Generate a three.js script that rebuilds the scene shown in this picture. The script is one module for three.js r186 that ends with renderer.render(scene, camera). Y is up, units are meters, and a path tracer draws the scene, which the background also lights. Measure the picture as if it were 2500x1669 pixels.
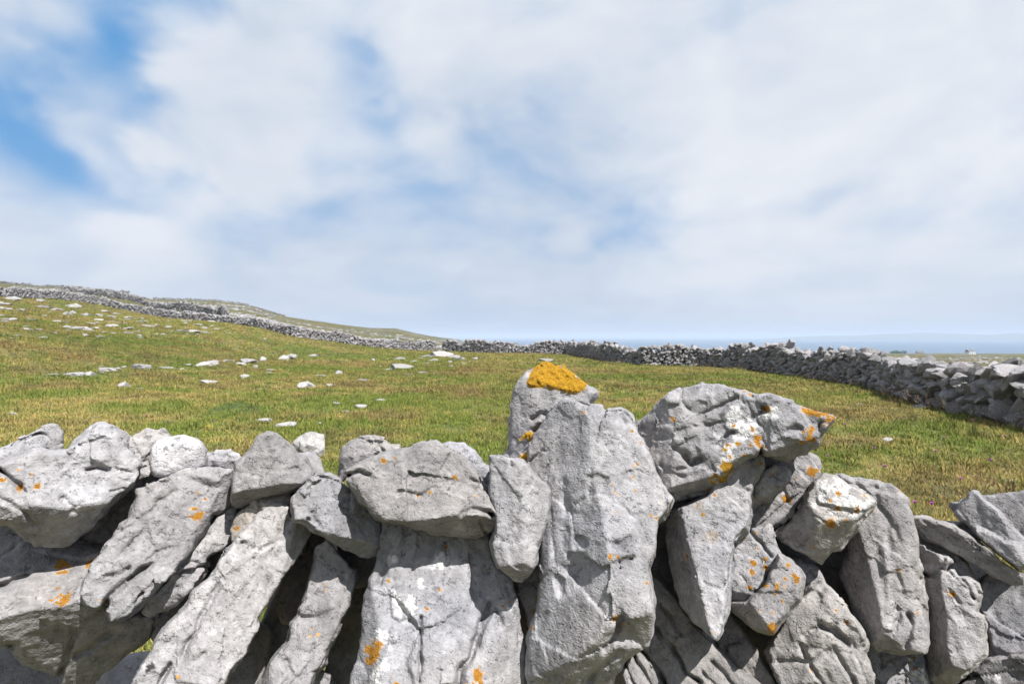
import * as THREE from 'three';
import { mergeGeometries, mergeVertices } from 'three/addons/utils/BufferGeometryUtils.js';

// ---------------------------------------------------------------- camera, sky, sun, exposure
const scene = new THREE.Scene();
const EYE = 1.6;
const camera = new THREE.PerspectiveCamera(62.0, 1024 / 683, 0.05, 60000);
camera.position.set(0, EYE, 0);
camera.rotation.set(-0.009, 0, 0);
camera.focus = 1.5;
camera.userData.fStop = 8;
const renderer = new THREE.WebGLRenderer({ antialias: true });
renderer.setSize(1024, 683);
renderer.toneMapping = THREE.LinearToneMapping;
renderer.toneMappingExposure = 1.9;
renderer.shadowMap.enabled = true;
const R = Math.PI / 180;
const SUN_AZ = 40 * R, SUN_EL = 56 * R;      // azimuth measured from straight behind the camera, towards its right
const sunDir = new THREE.Vector3(Math.sin(SUN_AZ) * Math.cos(SUN_EL), Math.sin(SUN_EL), Math.cos(SUN_AZ) * Math.cos(SUN_EL));
const sun = new THREE.DirectionalLight(new THREE.Color().setRGB(1.0, 0.975, 0.935), 5.0);
sun.position.copy(sunDir).multiplyScalar(60);
sun.castShadow = true;
sun.shadow.mapSize.set(4096, 4096);
Object.assign(sun.shadow.camera, { left: -40, right: 40, top: 40, bottom: -40, near: 1, far: 200 });
scene.add(sun, sun.target);
scene.fog = new THREE.FogExp2(0xc3d3e8, 0.00024);

// seeded noise
function rng(seed) { let s = seed >>> 0; return () => { s = (s + 0x6d2b79f5) | 0; let t = Math.imul(s ^ (s >>> 15), 1 | s); t = (t + Math.imul(t ^ (t >>> 7), 61 | t)) ^ t; return ((t ^ (t >>> 14)) >>> 0) / 4294967296; }; }
const PERM = new Uint8Array(512), GV = new Float32Array(256);
{ const r = rng(11); for (let i = 0; i < 256; i++) { PERM[i] = i; GV[i] = r() * 2 - 1; } for (let i = 255; i > 0; i--) { const j = (r() * (i + 1)) | 0; const t = PERM[i]; PERM[i] = PERM[j]; PERM[j] = t; } for (let i = 0; i < 256; i++) PERM[256 + i] = PERM[i]; }
function vn(x, y, z) {                         // value noise, -1..1
  const xi = Math.floor(x), yi = Math.floor(y), zi = Math.floor(z);
  let u = x - xi, v = y - yi, w = z - zi; u = u * u * (3 - 2 * u); v = v * v * (3 - 2 * v); w = w * w * (3 - 2 * w);
  const X = xi & 255, Y = yi & 255, Z = zi & 255, X1 = (X + 1) & 255, Y1 = (Y + 1) & 255, Z1 = (Z + 1) & 255;
  const a = PERM[X], b = PERM[X1];
  const aa = PERM[a + Y], ab = PERM[a + Y1], ba = PERM[b + Y], bb = PERM[b + Y1];
  const l00 = GV[PERM[aa + Z]], l10 = GV[PERM[ba + Z]], l01 = GV[PERM[ab + Z]], l11 = GV[PERM[bb + Z]];
  const h00 = GV[PERM[aa + Z1]], h10 = GV[PERM[ba + Z1]], h01 = GV[PERM[ab + Z1]], h11 = GV[PERM[bb + Z1]];
  const p = l00 + (l10 - l00) * u, q = l01 + (l11 - l01) * u, r = h00 + (h10 - h00) * u, s = h01 + (h11 - h01) * u;
  const m = p + (q - p) * v, n = r + (s - r) * v;
  return m + (n - m) * w;
}
function fbm(x, y, z, o) { let s = 0, a = 0.5, f = 1; for (let i = 0; i < o; i++) { s += a * vn(x * f + i * 17.3, y * f + i * 9.1, z * f + i * 4.7); a *= 0.5; f *= 2.03; } return s; }
const clamp = (x, a, b) => Math.min(b, Math.max(a, x));
const sstep = (a, b, x) => { const t = clamp((x - a) / (b - a), 0, 1); return t * t * (3 - 2 * t); };
const mix = (a, b, t) => a + (b - a) * t;

// sky: broken summer cloud with blue showing through; [azimuth, elevation, spread, spread, amount] of the gaps (-) and the thicker banks (+)
{
  const SKY = 0.535, W = 2048, H = 1024, px = new Float32Array(W * H * 4);
  const spots = [
    [-36, 23.5, 3, 4.2, -0.95], [-41.5, 16, 4.4, 4.6, -1.15], [-38.5, 13, 3.2, 2.6, -0.5], [-33.5, 17, 1.6, 4.6, -0.45], [-41, 26, 3, 2.2, -0.3], [-30, 27, 4, 2, -0.45],
    [-15.5, 23.5, 2.2, 3.4, -0.62], [-17, 26.5, 3, 2, -0.35], [-14, 20.5, 3.2, 1.6, -0.6], [-12.2, 18.5, 2.2, 2.2, -0.55], [-18, 16, 2.2, 2.4, -0.72], [-10, 13.2, 4.6, 1.5, -0.7], [-20, 11, 2.8, 1.2, -0.45],
    [-29.5, 13.5, 3.5, 1.6, -0.42], [-24, 13, 3, 1, -0.3], [-2, 18.5, 4.5, 1.6, -0.32], [-6, 10, 2.5, 1, -0.25], [5, 13.5, 3.2, 0.8, -0.25], [19.5, 26, 1.2, 2, -0.34], [28.5, 25, 1.4, 2.2, -0.22], [2, 11, 3, 1, -0.3],
    [-25, 21, 6, 6.5, 0.5], [-26, 14.5, 5, 2.6, 0.45], [-7, 27, 5, 6, 0.5], [8, 24, 9, 7, 0.3], [25, 21, 12, 6, 0.35], [14, 14, 14, 4, 0.25], [-40, 22, 4, 3, 0.25], [-22, 6, 14, 3, 0.2],
  ];
  for (let j = 0; j < H; j++) {
    const el = ((j + 0.5) / H - 0.5) * Math.PI, y = Math.sin(el), c = Math.cos(el), eld = el / R;
    for (let i = 0; i < W; i++) {
      const ph = ((i + 0.5) / W - 0.5) * 2 * Math.PI, x = c * Math.cos(ph), z = c * Math.sin(ph);
      let az = Math.atan2(x, -z) / R;
      const yy = Math.max(y, 0.0), sx = x * 2.4, sy = y * 4.2, sz = z * 2.4;
      const wx = fbm(sx + 5, sy, sz + 1.5, 4), wz = fbm(sx - 8, sy + 3, sz + 6.5, 4);
      const big = fbm(sx + wx * 0.6 + 3.1, sy + wz * 0.4, sz + wz * 0.6 + 7.7, 4);
      const fine = fbm(sx * 2.2 + wx * 0.8, sy * 2.2 + wz * 0.7 + 4.4, sz * 2.2, 6);
      const wisp = fbm(sx * 6 + wx * 1.5, sy * 6 + wz * 1.5, sz * 6 + 3.3, 6);
      let d = 0.52 + 0.30 * big + 0.66 * fine + 0.20 * wisp;
      const da = az + wx * 3 + fine * 5, de = eld + wz * 2 + fine * 3.5;
      for (const s of spots) { const p = (da - s[0]) / s[2], q = (de - s[1]) / s[3], e = p * p + q * q; if (e < 9) d += (s[4] < 0 && s[0] > -28 ? 0.36 : 0.9) * s[4] * Math.exp(-e); }
      d += 0.45 * Math.exp(-Math.max(eld, 0) / 3.5);
      const cov = 0.06 + 0.94 * sstep(-0.50, 0.74, d);
      const streak = fbm(az * 0.09 + 3, eld * 0.55, 2.2, 4);
      const lit = clamp(0.56 + 0.75 * fbm(sx * 1.3 + wx + 11, sy * 1.3 + 9.2, sz * 1.3 + wz, 5) + 0.26 * fine + 0.22 * wisp + 0.14 * (cov - 0.6) + 0.5 * streak * Math.exp(-Math.max(eld - 3, 0) / 9), 0, 1);
      const hz = Math.exp(-Math.max(eld, 0) / 5);
      let br = mix(0.055, 0.22, Math.pow(1 - yy, 3)), bg = mix(0.29, 0.47, Math.pow(1 - yy, 3)), bb = mix(0.64, 0.82, Math.pow(1 - yy, 3));
      let cr = mix(0.52, 0.84, lit), cg = mix(0.61, 0.865, lit), cb = mix(0.745, 0.915, lit);
      let r = mix(br, cr, cov), g = mix(bg, cg, cov), b = mix(bb, cb, cov);
      r = mix(r, 0.47, hz * 0.7); g = mix(g, 0.575, hz * 0.7); b = mix(b, 0.74, hz * 0.7);
      const o = (j * W + i) * 4; px[o] = r * SKY; px[o + 1] = g * SKY; px[o + 2] = b * SKY; px[o + 3] = 1;
    }
  }
  const tex = new THREE.DataTexture(px, W, H, THREE.RGBAFormat, THREE.FloatType);
  tex.mapping = THREE.EquirectangularReflectionMapping; tex.magFilter = tex.minFilter = THREE.LinearFilter; tex.wrapS = THREE.RepeatWrapping; tex.needsUpdate = true;
  scene.background = tex; scene.environment = tex;
}

// ---------------------------------------------------------------- measured layout: the stones of the near wall, rocks, flowers, wall lines
const DATA = {"stones":[{"p":[-1.363,1.289,-1.564],"yaw":0.7168,"pitch":-0.1487,"o":[-87,-26,-76,-14,-35,1,38,48,71,61,84,55,94,37,91,2,89,-20,60,-28,19,-42,-35,-52,-76,-55],"f":30,"b":220,"pl":[[1,4,30,0,-0.35],[76,19,30,-0.5,0.2]],"cr":[[13,5,[-13,13,38,37,57,33,68,15,64,-10]]],"tone":1.02,"g":30,"r":22},
{"p":[-1.07,1.248,-1.345],"yaw":0.6722,"pitch":-0.2022,"o":[-139,43,-124,64,-107,67,-95,71,-71,76,-55,86,-37,88,-14,79,15,77,29,93,53,120,70,133,85,135,102,128,124,106,129,94,130,68,145,48,166,23,155,14,154,3,143,-17,117,-43,85,-71,61,-95,33,-118,14,-138,4,-140,-15,-133,-46,-123,-61,-102,-70,-85,-91,-65,-106,-62,-129,-54,-144,-2],"f":98,"b":260,"pl":[[2,13,98,-0.12,-0.28],[-5,-86,85,0.05,1.55],[-83,-36,80,0.1,1.085]],"cr":[[14,6,[-107,51,-89,33,-61,-3]],[11,7,[-106,-9,-83,-28,-64,-47,-46,-78]],[14,6,[48,29,66,31,86,22]],[7,5,[93,-30,117,-28]],[5,7,[5,-28,27,-68,58,-62]]],"li":[[-98,29,8.3,"o"],[-51,33,5.8,"o"],[-69,7,7.4,"o"],[-41,6,7.0,"o"],[-57,50,3.3,"o"],[-75,48,2.9,"o"]],"g":35,"r":22},
{"p":[-0.999,1.277,-1.561],"yaw":0.5693,"pitch":-0.1725,"o":[-60,32,-54,50,-24,57,0,67,21,63,33,66,48,43,62,-29,5,-60,-12,-63,-28,-65,-59,-28],"f":40,"b":200,"g":10,"r":22},
{"p":[-0.865,1.29,-1.47],"yaw":0.532,"pitch":-0.18,"o":[-54,29,-45,44,-22,51,17,50,37,43,53,26,58,7,61,-30,40,-36,13,-40,-15,-45,-34,-47,-52,-43,-59,-29,-59,-3],"f":50,"b":200,"pl":[[-3,31,45,0,-0.8],[-3,-9,50,0,0.12]],"li":[[-12,28,7.2,"d"],[-26,24,5.9,"d"],[-30,19,3.6,"d"],[1,35,36.1,"p"]],"tone":1.38,"rough":0.45,"r":30},
{"p":[-0.973,1.208,-1.548],"yaw":0.5612,"pitch":-0.2111,"o":[-17,21,-3,19,23,6,13,-9,-15,-17,-23,-4],"f":20,"b":150,"r":22},
{"p":[-0.802,1.248,-1.577],"yaw":0.4706,"pitch":-0.1962,"o":[-53,30,-28,28,-19,32,15,33,37,19,55,3,41,-39,19,-27,2,-18,-32,-15,-53,-10],"f":39,"b":200,"pl":[[-6,19,39,0,-0.6],[-6,-5,30,0.1,0.9299999999999999]],"cr":[[4,5,[-45,13,-28,24]]],"r":22},
{"p":[-0.855,1.104,-1.365],"yaw":0.5597,"pitch":-0.2986,"o":[-16,135,2,145,32,152,62,159,109,164,137,158,161,149,168,134,162,106,159,67,142,56,118,47,106,23,86,-7,59,-43,29,-73,1,-103,-24,-124,-54,-143,-74,-149,-87,-143,-92,-127,-97,-115,-113,-118,-132,-108,-140,-97,-144,-78,-139,-57,-121,-23,-102,8,-85,32,-72,49,-55,63,-45,89,-34,112,-34,125],"f":60,"b":220,"pl":[[-34,-1,60,0.05,-0.12],[74,-21,55,-1.0,0.5],[39,136,60,0,-0.4]],"cr":[[16,9,[-13,-45,-41,-63,-68,-80,-87,-94,-97,-115]],[8,6,[-23,37,-44,13,-72,-14]],[6,9,[39,110,9,94,-16,69,-69,37]],[5,6,[23,-16,1,-20,-20,-32]],[11,7,[-58,-44,-75,-55,-94,-53]]],"li":[[81,53,14.3,"o"],[91,34,5.9,"o"],[98,89,3.4,"o"],[86,102,2.5,"o"],[-105,-97,2.1,"o"],[14,-23,2.1,"o"],[72,50,6.7,"o"],[1,-59,12.6,"p"]],"g":48,"r":22},
{"p":[-1.081,1.103,-1.526],"yaw":0.6163,"pitch":-0.2598,"o":[-71,-40,-27,41,28,69,72,77,76,43,51,-9,7,-65,-16,-82,-49,-62],"f":30,"b":200,"warm":0.4,"r":22},
{"p":[-0.811,1.038,-1.425],"yaw":0.5176,"pitch":-0.33,"o":[39,71,67,106,88,118,107,119,111,104,106,73,102,43,86,19,62,6,38,-6,41,-24,26,-46,10,-67,-13,-83,-27,-96,-46,-104,-85,-109,-99,-96,-92,-78,-68,-51,-31,-10,-9,11],"f":58,"b":220,"pl":[[63,62,58,0,-0.15],[38,-2,50,0.2,1.1625],[-31,-83,58,0.1,0.3]],"cr":[[9,6,[41,-24,7,-5,-9,-6]]],"g":45,"r":22},
{"p":[-1.125,0.889,-1.446],"yaw":0.6613,"pitch":-0.3699,"o":[-185,121,-171,158,-139,171,-113,181,-100,197,-73,199,6,183,58,153,80,126,78,11,107,-19,146,-21,186,-32,212,-48,201,-72,176,-91,151,-110,105,-125,67,-150,38,-172,27,-181,-24,-148,-34,-125,-70,-94,-87,-81,-119,-39,-144,-20,-173,0],"f":247,"b":300,"pl":[[-54,38,247,0,-1.1],[-54,34,190,0,1.2],[83,-77,150,-0.25,1.7050000000000003]],"cr":[[20,8,[-137,93,-105,105,-79,111]],[22,13,[69,-60,47,-78,11,-92]],[20,9,[8,-38,-7,-74,-24,-136]],[13,9,[-116,-33,-100,-33,-116,-44]]],"li":[[-15,38,12.4,"o"],[-37,43,5.3,"o"],[-26,62,4.4,"o"],[-16,117,14.2,"o"],[40,106,9.8,"o"]],"warm":-0.05,"g":-20,"r":30},
{"p":[-1.336,1.058,-1.495],"yaw":0.7293,"pitch":-0.2642,"o":[-44,59,-17,57,11,45,32,24,46,3,21,-18,3,-30,-10,-42,-44,-42],"f":30,"b":200,"r":22},
{"p":[-0.688,0.984,-1.324],"yaw":0.4794,"pitch":-0.3913,"o":[108,197,152,200,163,163,190,148,214,125,193,98,166,56,132,6,103,-28,84,-55,83,-74,60,-121,45,-143,16,-175,-5,-197,-175,-153,-162,-133,-130,-84,-121,-58,-98,-35,-65,-2,-51,25,-26,51,-4,74,22,109,45,134,73,163],"f":70,"b":240,"pl":[[29,29,70,-0.05,-0.12],[134,58,75,-1.1,0.3],[-77,-79,70,0.15,-0.1]],"cr":[[14,8,[1,34,-26,-14,-40,-47,-57,-73,-67,-99]],[14,8,[-93,-108,-106,-134,-118,-161]],[8,7,[53,117,91,94,119,102]],[13,8,[52,-134,27,-149,12,-177]],[6,12,[158,155,127,100,98,56,47,6,10,-43]]],"li":[[-122,-100,9.0,"d"],[-127,-109,5.7,"d"],[-70,-133,3.7,"o"],[20,-73,2.0,"o"]],"g":55,"r":22},
{"p":[-0.63,1.136,-1.447],"yaw":0.4105,"pitch":-0.2861,"o":[-72,-19,-62,9,-39,38,-16,62,2,67,48,63,63,38,75,1,64,-15,-18,-64,-64,-43],"f":35,"b":200,"pl":[[-42,7,30,0.5,0],[23,51,35,0,-0.7]],"cr":[[11,6,[-18,56,-12,20]]],"li":[[-64,-16,6.2,"o"],[17,23,3.6,"o"]],"warm":0.5,"rough":1.6,"r":22},
{"p":[-0.617,1.257,-1.463],"yaw":0.3991,"pitch":-0.2126,"o":[-96,-62,-92,-16,-84,22,-60,42,-40,67,-30,91,-11,96,10,90,35,66,61,37,82,22,95,-2,101,-16,90,-33,64,-48,34,-59,-24,-59,-44,-66,-70,-85,-84,-84,-94,-71],"f":78,"b":220,"pl":[[14,18,78,-0.25,-0.35],[-64,-19,65,0.35,-0.2],[5,-49,55,0,1.7050000000000003]],"cr":[[5,6,[-11,3,18,-4,56,-3]],[5,5,[-76,-35,-56,-24]]],"tone":0.82,"rough":0.55,"g":20,"r":35},
{"p":[-0.442,1.148,-1.429],"yaw":0.3003,"pitch":-0.2935,"o":[-107,43,-89,67,-64,91,-39,104,-14,104,12,89,21,76,46,52,72,15,93,-4,106,-27,109,-74,96,-97,74,-108,53,-97,11,-72,-55,-32,-80,-9,-96,0,-104,22],"f":98,"b":220,"pl":[[-47,25,91,0.25,-0.3],[-5,-46,75,0.1,1.7050000000000003],[63,-1,60,-0.75,-0.15]],"cr":[[7,6,[-63,2,-39,-13,-59,14]],[6,5,[-47,102,3,81]]],"li":[[55,-68,3.5,"o"]],"g":15,"r":22},
{"p":[-0.39,1.263,-1.569],"yaw":0.2439,"pitch":-0.2053,"o":[-76,4,-69,27,-51,47,-28,58,5,57,34,46,53,33,77,32,85,17,67,-13,5,-24,-32,-27,-62,-39,-80,-52,-83,-28,-74,-15],"f":50,"b":220,"pl":[[-23,30,50,0.2,-0.5],[-41,-7,50,0.2,0.4]],"cr":[[6,5,[-28,54,5,38,34,22]],[5,5,[5,55,29,18]]],"r":22},
{"p":[-0.224,1.226,-1.403],"yaw":0.1585,"pitch":-0.2575,"o":[-179,48,-156,62,-119,73,-77,87,-25,98,1,111,36,115,64,98,106,73,127,41,144,6,165,-28,177,-58,182,-82,173,-108,154,-113,132,-118,85,-110,26,-101,-25,-86,-62,-76,-104,-58,-125,-40,-146,-23,-165,2,-178,19],"f":91,"b":280,"pl":[[5,20,91,0,-0.22],[68,-86,80,0,1.4725],[-151,6,84,0.5,0.15]],"cr":[[9,7,[-54,-11,-42,-7,-12,-17,9,-13,31,-2]],[13,7,[-168,35,-143,41,-122,32]],[4,6,[58,105,63,87,102,75]],[11,8,[91,-59,113,-51,152,-59,164,-70]],[7,7,[134,-85,155,-107]],[5,6,[114,15,124,11]]],"li":[[-89,68,7.8,"o"],[-61,74,6.5,"o"],[20,-10,6.0,"o"],[-50,-17,3.0,"o"],[-10,-18,4.3,"o"],[48,6,4.3,"o"],[-42,48,2.2,"o"],[77,20,7.8,"o"],[83,62,3.4,"o"],[34,89,2.2,"o"],[126,-20,2.2,"o"]],"g":-12,"r":22},
{"p":[-0.124,1.246,-1.524],"yaw":0.0809,"pitch":-0.2275,"o":[-67,51,-58,62,-39,71,-6,68,13,52,36,21,60,-5,67,-23,62,-61,50,-70,-10,-28],"f":40,"b":220,"cr":[[6,5,[41,-29,55,-41]]],"r":22},
{"p":[-0.184,0.935,-1.379],"yaw":0.1329,"pitch":-0.4457,"o":[-138,217,-133,187,-136,162,-147,105,-162,73,-171,35,-172,-30,-179,-84,-192,-125,-196,-153,-197,-173,193,-201,203,-167,211,-87,195,-25,193,15,183,63,153,90,140,111,137,141,133,162,102,177,22,197,-68,214],"f":78,"b":250,"pl":[[-1,-21,78,0,-0.18],[-158,-12,55,1.08,0],[171,-69,72,-0.55,0.1]],"cr":[[13,6,[-35,-15,-38,-56,-36,-100,-37,-140]],[23,11,[123,3,104,-31,95,-61,77,-101,52,-128,46,-170]],[8,7,[83,122,84,69,91,16]],[11,8,[-113,107,-129,80,-133,64]],[6,6,[168,44,186,-28,192,-82]],[7,7,[21,154,30,116,25,96]],[6,6,[-111,43,-107,-7,-88,-23,-55,-18]],[8,8,[123,1,140,-10,147,-34]]],"li":[[89,-137,11.9,"o"],[64,-150,6.4,"o"],[98,-154,7.6,"o"],[81,-126,4.2,"o"],[21,142,5.5,"o"],[8,43,3.8,"o"],[-22,3,3.8,"o"],[169,10,4.2,"o"],[155,-1,3.0,"o"],[8,103,16.9,"w"],[-56,13,16.1,"w"],[-90,26,16.9,"w"],[-105,115,11.0,"w"],[168,-8,5.9,"w"],[146,41,5.1,"w"],[-39,59,9.3,"w"],[117,-38,3.8,"w"],[-77,10,19.1,"w"],[-125,-44,15.3,"w"],[-115,-102,12.7,"w"],[-126,-132,20.3,"w"],[-100,-71,7.6,"w"],[-148,-75,12.7,"o"],[-132,-69,11.0,"o"],[-137,-90,12.7,"o"],[-151,-96,9.3,"o"],[-122,-64,5.9,"o"],[-86,-140,6.8,"o"],[-96,-123,4.2,"o"],[-110,69,5.1,"o"],[-171,-61,3.4,"o"]],"g":80,"r":30},
{"p":[0.018,1.162,-1.367],"yaw":-0.0131,"pitch":-0.3098,"o":[-69,142,-52,145,-25,137,9,133,22,116,39,100,61,79,72,60,68,25,62,-11,48,-55,40,-101,21,-124,5,-136,-12,-137,-28,-119,-53,-106,-61,-83,-67,-55,-58,-27,-56,5,-72,49,-72,99],"f":98,"b":200,"pl":[[26,25,75,-0.85,-0.1],[-29,9,78,0.3,-0.1],[-12,121,78,-0.2,-0.55],[-3,-125,50,0,1.55]],"cr":[[4,4,[-23,133,-17,114]]],"li":[[26,58,16.8,"p"],[22,9,15.1,"p"],[15,-39,12.6,"p"]],"tone":0.98,"rough":0.8,"g":70,"r":22},
{"p":[0.208,1.091,-1.372],"yaw":-0.1502,"pitch":-0.3518,"o":[-178,185,-175,234,-157,272,-135,306,-125,323,-104,346,-82,358,-63,358,-40,344,-21,335,11,337,16,330,14,320,33,322,43,326,59,332,76,325,88,311,92,295,98,268,113,242,125,216,135,186,149,160,162,135,175,112,162,85,139,60,135,31,132,0,118,-44,122,-87,126,-113,121,-174,107,-200,88,-214,57,-237,39,-267,33,-303,-152,-318,-165,-272,-160,-206,-141,-161,-138,-92,-139,-45,-131,28,-123,121,-158,163],"f":130,"b":300,"pl":[[21,152,136,-0.1,-0.16],[-75,79,75,0.75,-0.05],[-127,-66,55,1.56,0],[-37,-202,85,0.1,1.1625],[74,-227,70,-0.4,1.085],[-64,316,98,0.1,-0.7]],"cr":[[7,4,[-173,200,-157,212,-139,228,-128,221,-112,241,-96,251]],[16,9,[48,-133,38,-167,17,-201]],[16,9,[43,-204,17,-236,-6,-259,-30,-292]],[5,10,[56,316,61,283]],[6,14,[-77,140,-74,64,-79,7]],[9,10,[68,22,51,2,35,9]]],"li":[[81,263,3.8,"o"],[100,237,3.3,"o"],[78,154,5.0,"o"],[83,125,3.3,"o"],[33,134,3.0,"o"],[36,117,3.3,"o"],[45,107,3.8,"o"],[79,180,3.3,"o"],[88,182,3.0,"o"],[-33,309,3.8,"o"],[123,217,2.5,"o"],[95,208,1.8,"o"],[138,103,2.3,"o"],[44,74,2.3,"o"],[111,71,5.9,"o"],[24,-14,6.3,"o"],[43,-21,4.2,"o"],[103,-64,5.5,"o"],[36,-134,4.6,"o"],[54,-147,3.8,"o"],[81,-176,3.4,"o"],[88,1,3.4,"o"],[-149,-179,5.9,"o"],[127,65,4.2,"o"],[21,234,30.2,"p"],[8,100,22.7,"p"],[-18,206,20.2,"p"]],"pt":[[-43,-1,17,13],[-59,-28,16,12],[-52,-59,40,22],[-85,-88,25,18]],"tone":1.06,"rough":0.75,"g":75,"r":40},
{"p":[0.045,0.941,-1.447],"yaw":-0.0314,"pitch":-0.4274,"o":[-30,37,15,75,30,46,26,-16,21,-52,1,-72,-14,-29,-26,4],"f":30,"b":200,"li":[[8,-36,4.4,"o"],[17,-8,3.6,"o"]],"warm":0.7,"r":22},
{"p":[0.116,1.376,-1.596],"yaw":-0.0725,"pitch":-0.1391,"o":[-118,3,-119,30,-114,56,-104,80,-89,104,-78,122,-57,132,-45,137,-27,143,-9,143,3,134,29,138,32,128,56,110,79,93,96,81,108,75,118,67,112,52,101,37,108,29,122,14,90,-18,32,-36,-26,-65,-44,-95,-64,-135,-76,-141,-99,-127,-114,-129,-121,-124,-122,-87,-116,-67,-115,-38],"f":70,"b":240,"pl":[[-42,51,70,0.15,-0.15],[17,104,60,0,-0.85],[-97,-66,50,0.5,0]],"cr":[[8,5,[-3,13,20,34,44,43,79,31,119,17]],[9,6,[-3,13,-21,-13,-44,-48]],[14,9,[-56,-8,-33,8,-15,4]],[16,9,[-50,-40,-35,-25,-24,-19]]],"cap":[[-51,146,-27,158,-9,158,4,147,29,152,39,134,62,118,85,100,98,83,92,71,73,63,50,61,26,67,3,73,-21,77,-51,76,-71,82,-74,92,-66,114],[-76,-43,-62,-39,-47,-44,-46,-53,-60,-75,-67,-86,-79,-86,-72,-69,-85,-66,-96,-81,-94,-61],[-99,-121,-95,-95,-82,-101,-66,-89,-64,-112,-70,-135,-76,-141,-85,-127]],"tone":1.05,"rough":0.7,"g":70,"r":35,"lab":"upright stone capped with a thick cushion of yellow lichen"},
{"p":[-0.006,1.305,-1.598],"yaw":0.0039,"pitch":-0.1825,"o":[-25,-45,-13,-30,-3,-16,-4,51,3,71,16,57,25,-56,4,-70,-13,-65],"f":30,"b":200,"r":22},
{"p":[0.549,1.34,-1.408],"yaw":-0.3715,"pitch":-0.1702,"o":[-241,14,-232,29,-205,57,-188,81,-162,100,-123,129,-93,137,-76,142,-59,139,-25,140,8,129,24,125,40,116,72,118,103,113,128,103,128,93,149,87,175,76,215,72,213,61,200,44,185,19,181,2,170,-2,159,-14,140,-17,117,-27,87,-25,60,-21,36,-35,12,-52,-6,-78,-22,-105,-46,-130,-81,-138,-114,-150,-148,-155,-161,-135,-173,-119,-195,-99,-207,-60,-226,-21],"f":117,"b":300,"pl":[[-83,2,111,-0.05,-0.14],[-213,-16,70,0.65,-0.1],[125,-18,65,-0.9,1.7050000000000003],[8,124,78,0,-0.7]],"cr":[[8,7,[42,113,50,83,63,41,60,-19]],[14,9,[60,45,48,57,44,63,68,71,62,81]],[16,12,[-129,-25,-107,-44,-94,-60,-74,-45]],[13,8,[-32,-12,-12,15,0,20]],[4,5,[-222,15,-213,18,-209,9]],[8,8,[-83,32,-49,34,-21,49]],[9,7,[-124,-75,-94,-64]],[13,8,[110,27,129,40,141,37]],[9,6,[186,56,174,22,163,1]],[9,9,[-137,-33,-158,-74,-115,-88]]],"li":[[8,12,14.7,"w"],[-10,-32,14.7,"w"],[-24,-63,11.2,"w"],[-40,-98,9.5,"w"],[8,51,23.8,"w"],[26,30,20.8,"w"],[-8,-11,13.0,"w"],[-8,-36,12.1,"w"],[-16,-50,13.0,"w"],[76,67,17.3,"w"],[36,52,17.3,"w"],[4,72,13.0,"w"],[-132,44,8.7,"o"],[-18,111,4.3,"o"],[0,37,3.9,"o"],[71,82,8.7,"o"],[-12,-7,5.6,"o"],[-20,-18,5.6,"o"],[22,-30,6.1,"o"],[48,6,10.4,"o"],[52,-4,8.7,"o"],[58,13,5.2,"o"],[36,-8,5.2,"o"],[156,81,9.5,"o"],[171,75,11.2,"o"],[186,72,10.4,"o"],[200,67,10.4,"o"],[210,65,6.1,"o"],[158,72,7.8,"o"],[152,33,9.5,"o"],[163,32,9.5,"o"],[163,17,9.5,"o"],[142,16,6.9,"o"],[142,6,5.2,"o"],[193,52,6.9,"o"],[204,49,5.6,"o"],[71,-10,4.3,"o"],[24,124,6.1,"o"],[36,117,3.5,"o"],[40,31,6.1,"o"],[8,-5,5.2,"o"],[-6,-36,6.1,"o"],[-32,-81,4.3,"o"],[-48,-86,5.2,"o"],[-16,-64,14.7,"y"],[-26,-89,13.8,"y"],[-34,-115,13.8,"y"],[-46,-120,8.7,"y"],[-46,-99,6.9,"y"],[-8,-55,9.5,"y"],[-19,-19,6.9,"y"]],"rough":1.25,"g":20,"r":30,"lab":"broad boulder banded with white and orange lichen, jutting to a point"},
{"p":[0.494,1.093,-1.378],"yaw":-0.3443,"pitch":-0.3336,"o":[-115,50,-99,69,-65,85,-20,112,-8,137,25,178,46,217,91,232,108,215,114,198,106,180,89,141,79,111,78,70,72,41,51,23,45,10,40,-30,34,-70,32,-105,28,-147,17,-179,7,-204,-22,-192,-49,-170,-74,-143,-90,-111,-102,-56,-110,-12,-117,20],"f":104,"b":200,"pl":[[9,6,104,-0.05,-0.15],[-84,-22,55,1.7999999999999998,0.2],[-38,-130,65,1.7999999999999998,0.35],[50,155,91,-0.2,-0.1]],"cr":[[5,5,[-60,10,-48,22]],[4,6,[17,76,41,91]],[4,6,[49,117,73,131]],[11,5,[45,10,46,-10,44,-28]]],"li":[[100,195,8.5,"o"],[73,191,3.4,"o"],[-26,67,5.1,"o"],[1,112,5.1,"o"],[-25,27,3.8,"o"],[-59,-27,5.5,"o"],[-67,-38,3.8,"o"],[-101,1,2.1,"o"],[0,-179,2.5,"o"],[95,231,4.2,"o"],[-11,20,16.9,"b"],[-40,83,12.7,"b"],[1,33,10.6,"b"]],"tone":1.03,"rough":0.8,"g":60,"r":22},
{"p":[0.642,1.23,-1.415],"yaw":-0.4259,"pitch":-0.2338,"o":[-45,-49,-35,-14,-15,27,9,49,44,38,40,15,25,-7,1,-33,-11,-33,-35,-51],"f":72,"b":160,"pl":[[5,12,65,0,-0.15],[-23,-40,50,0.1,1.395]],"li":[[9,29,4.3,"o"],[17,41,3.5,"o"]],"r":22},
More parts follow.
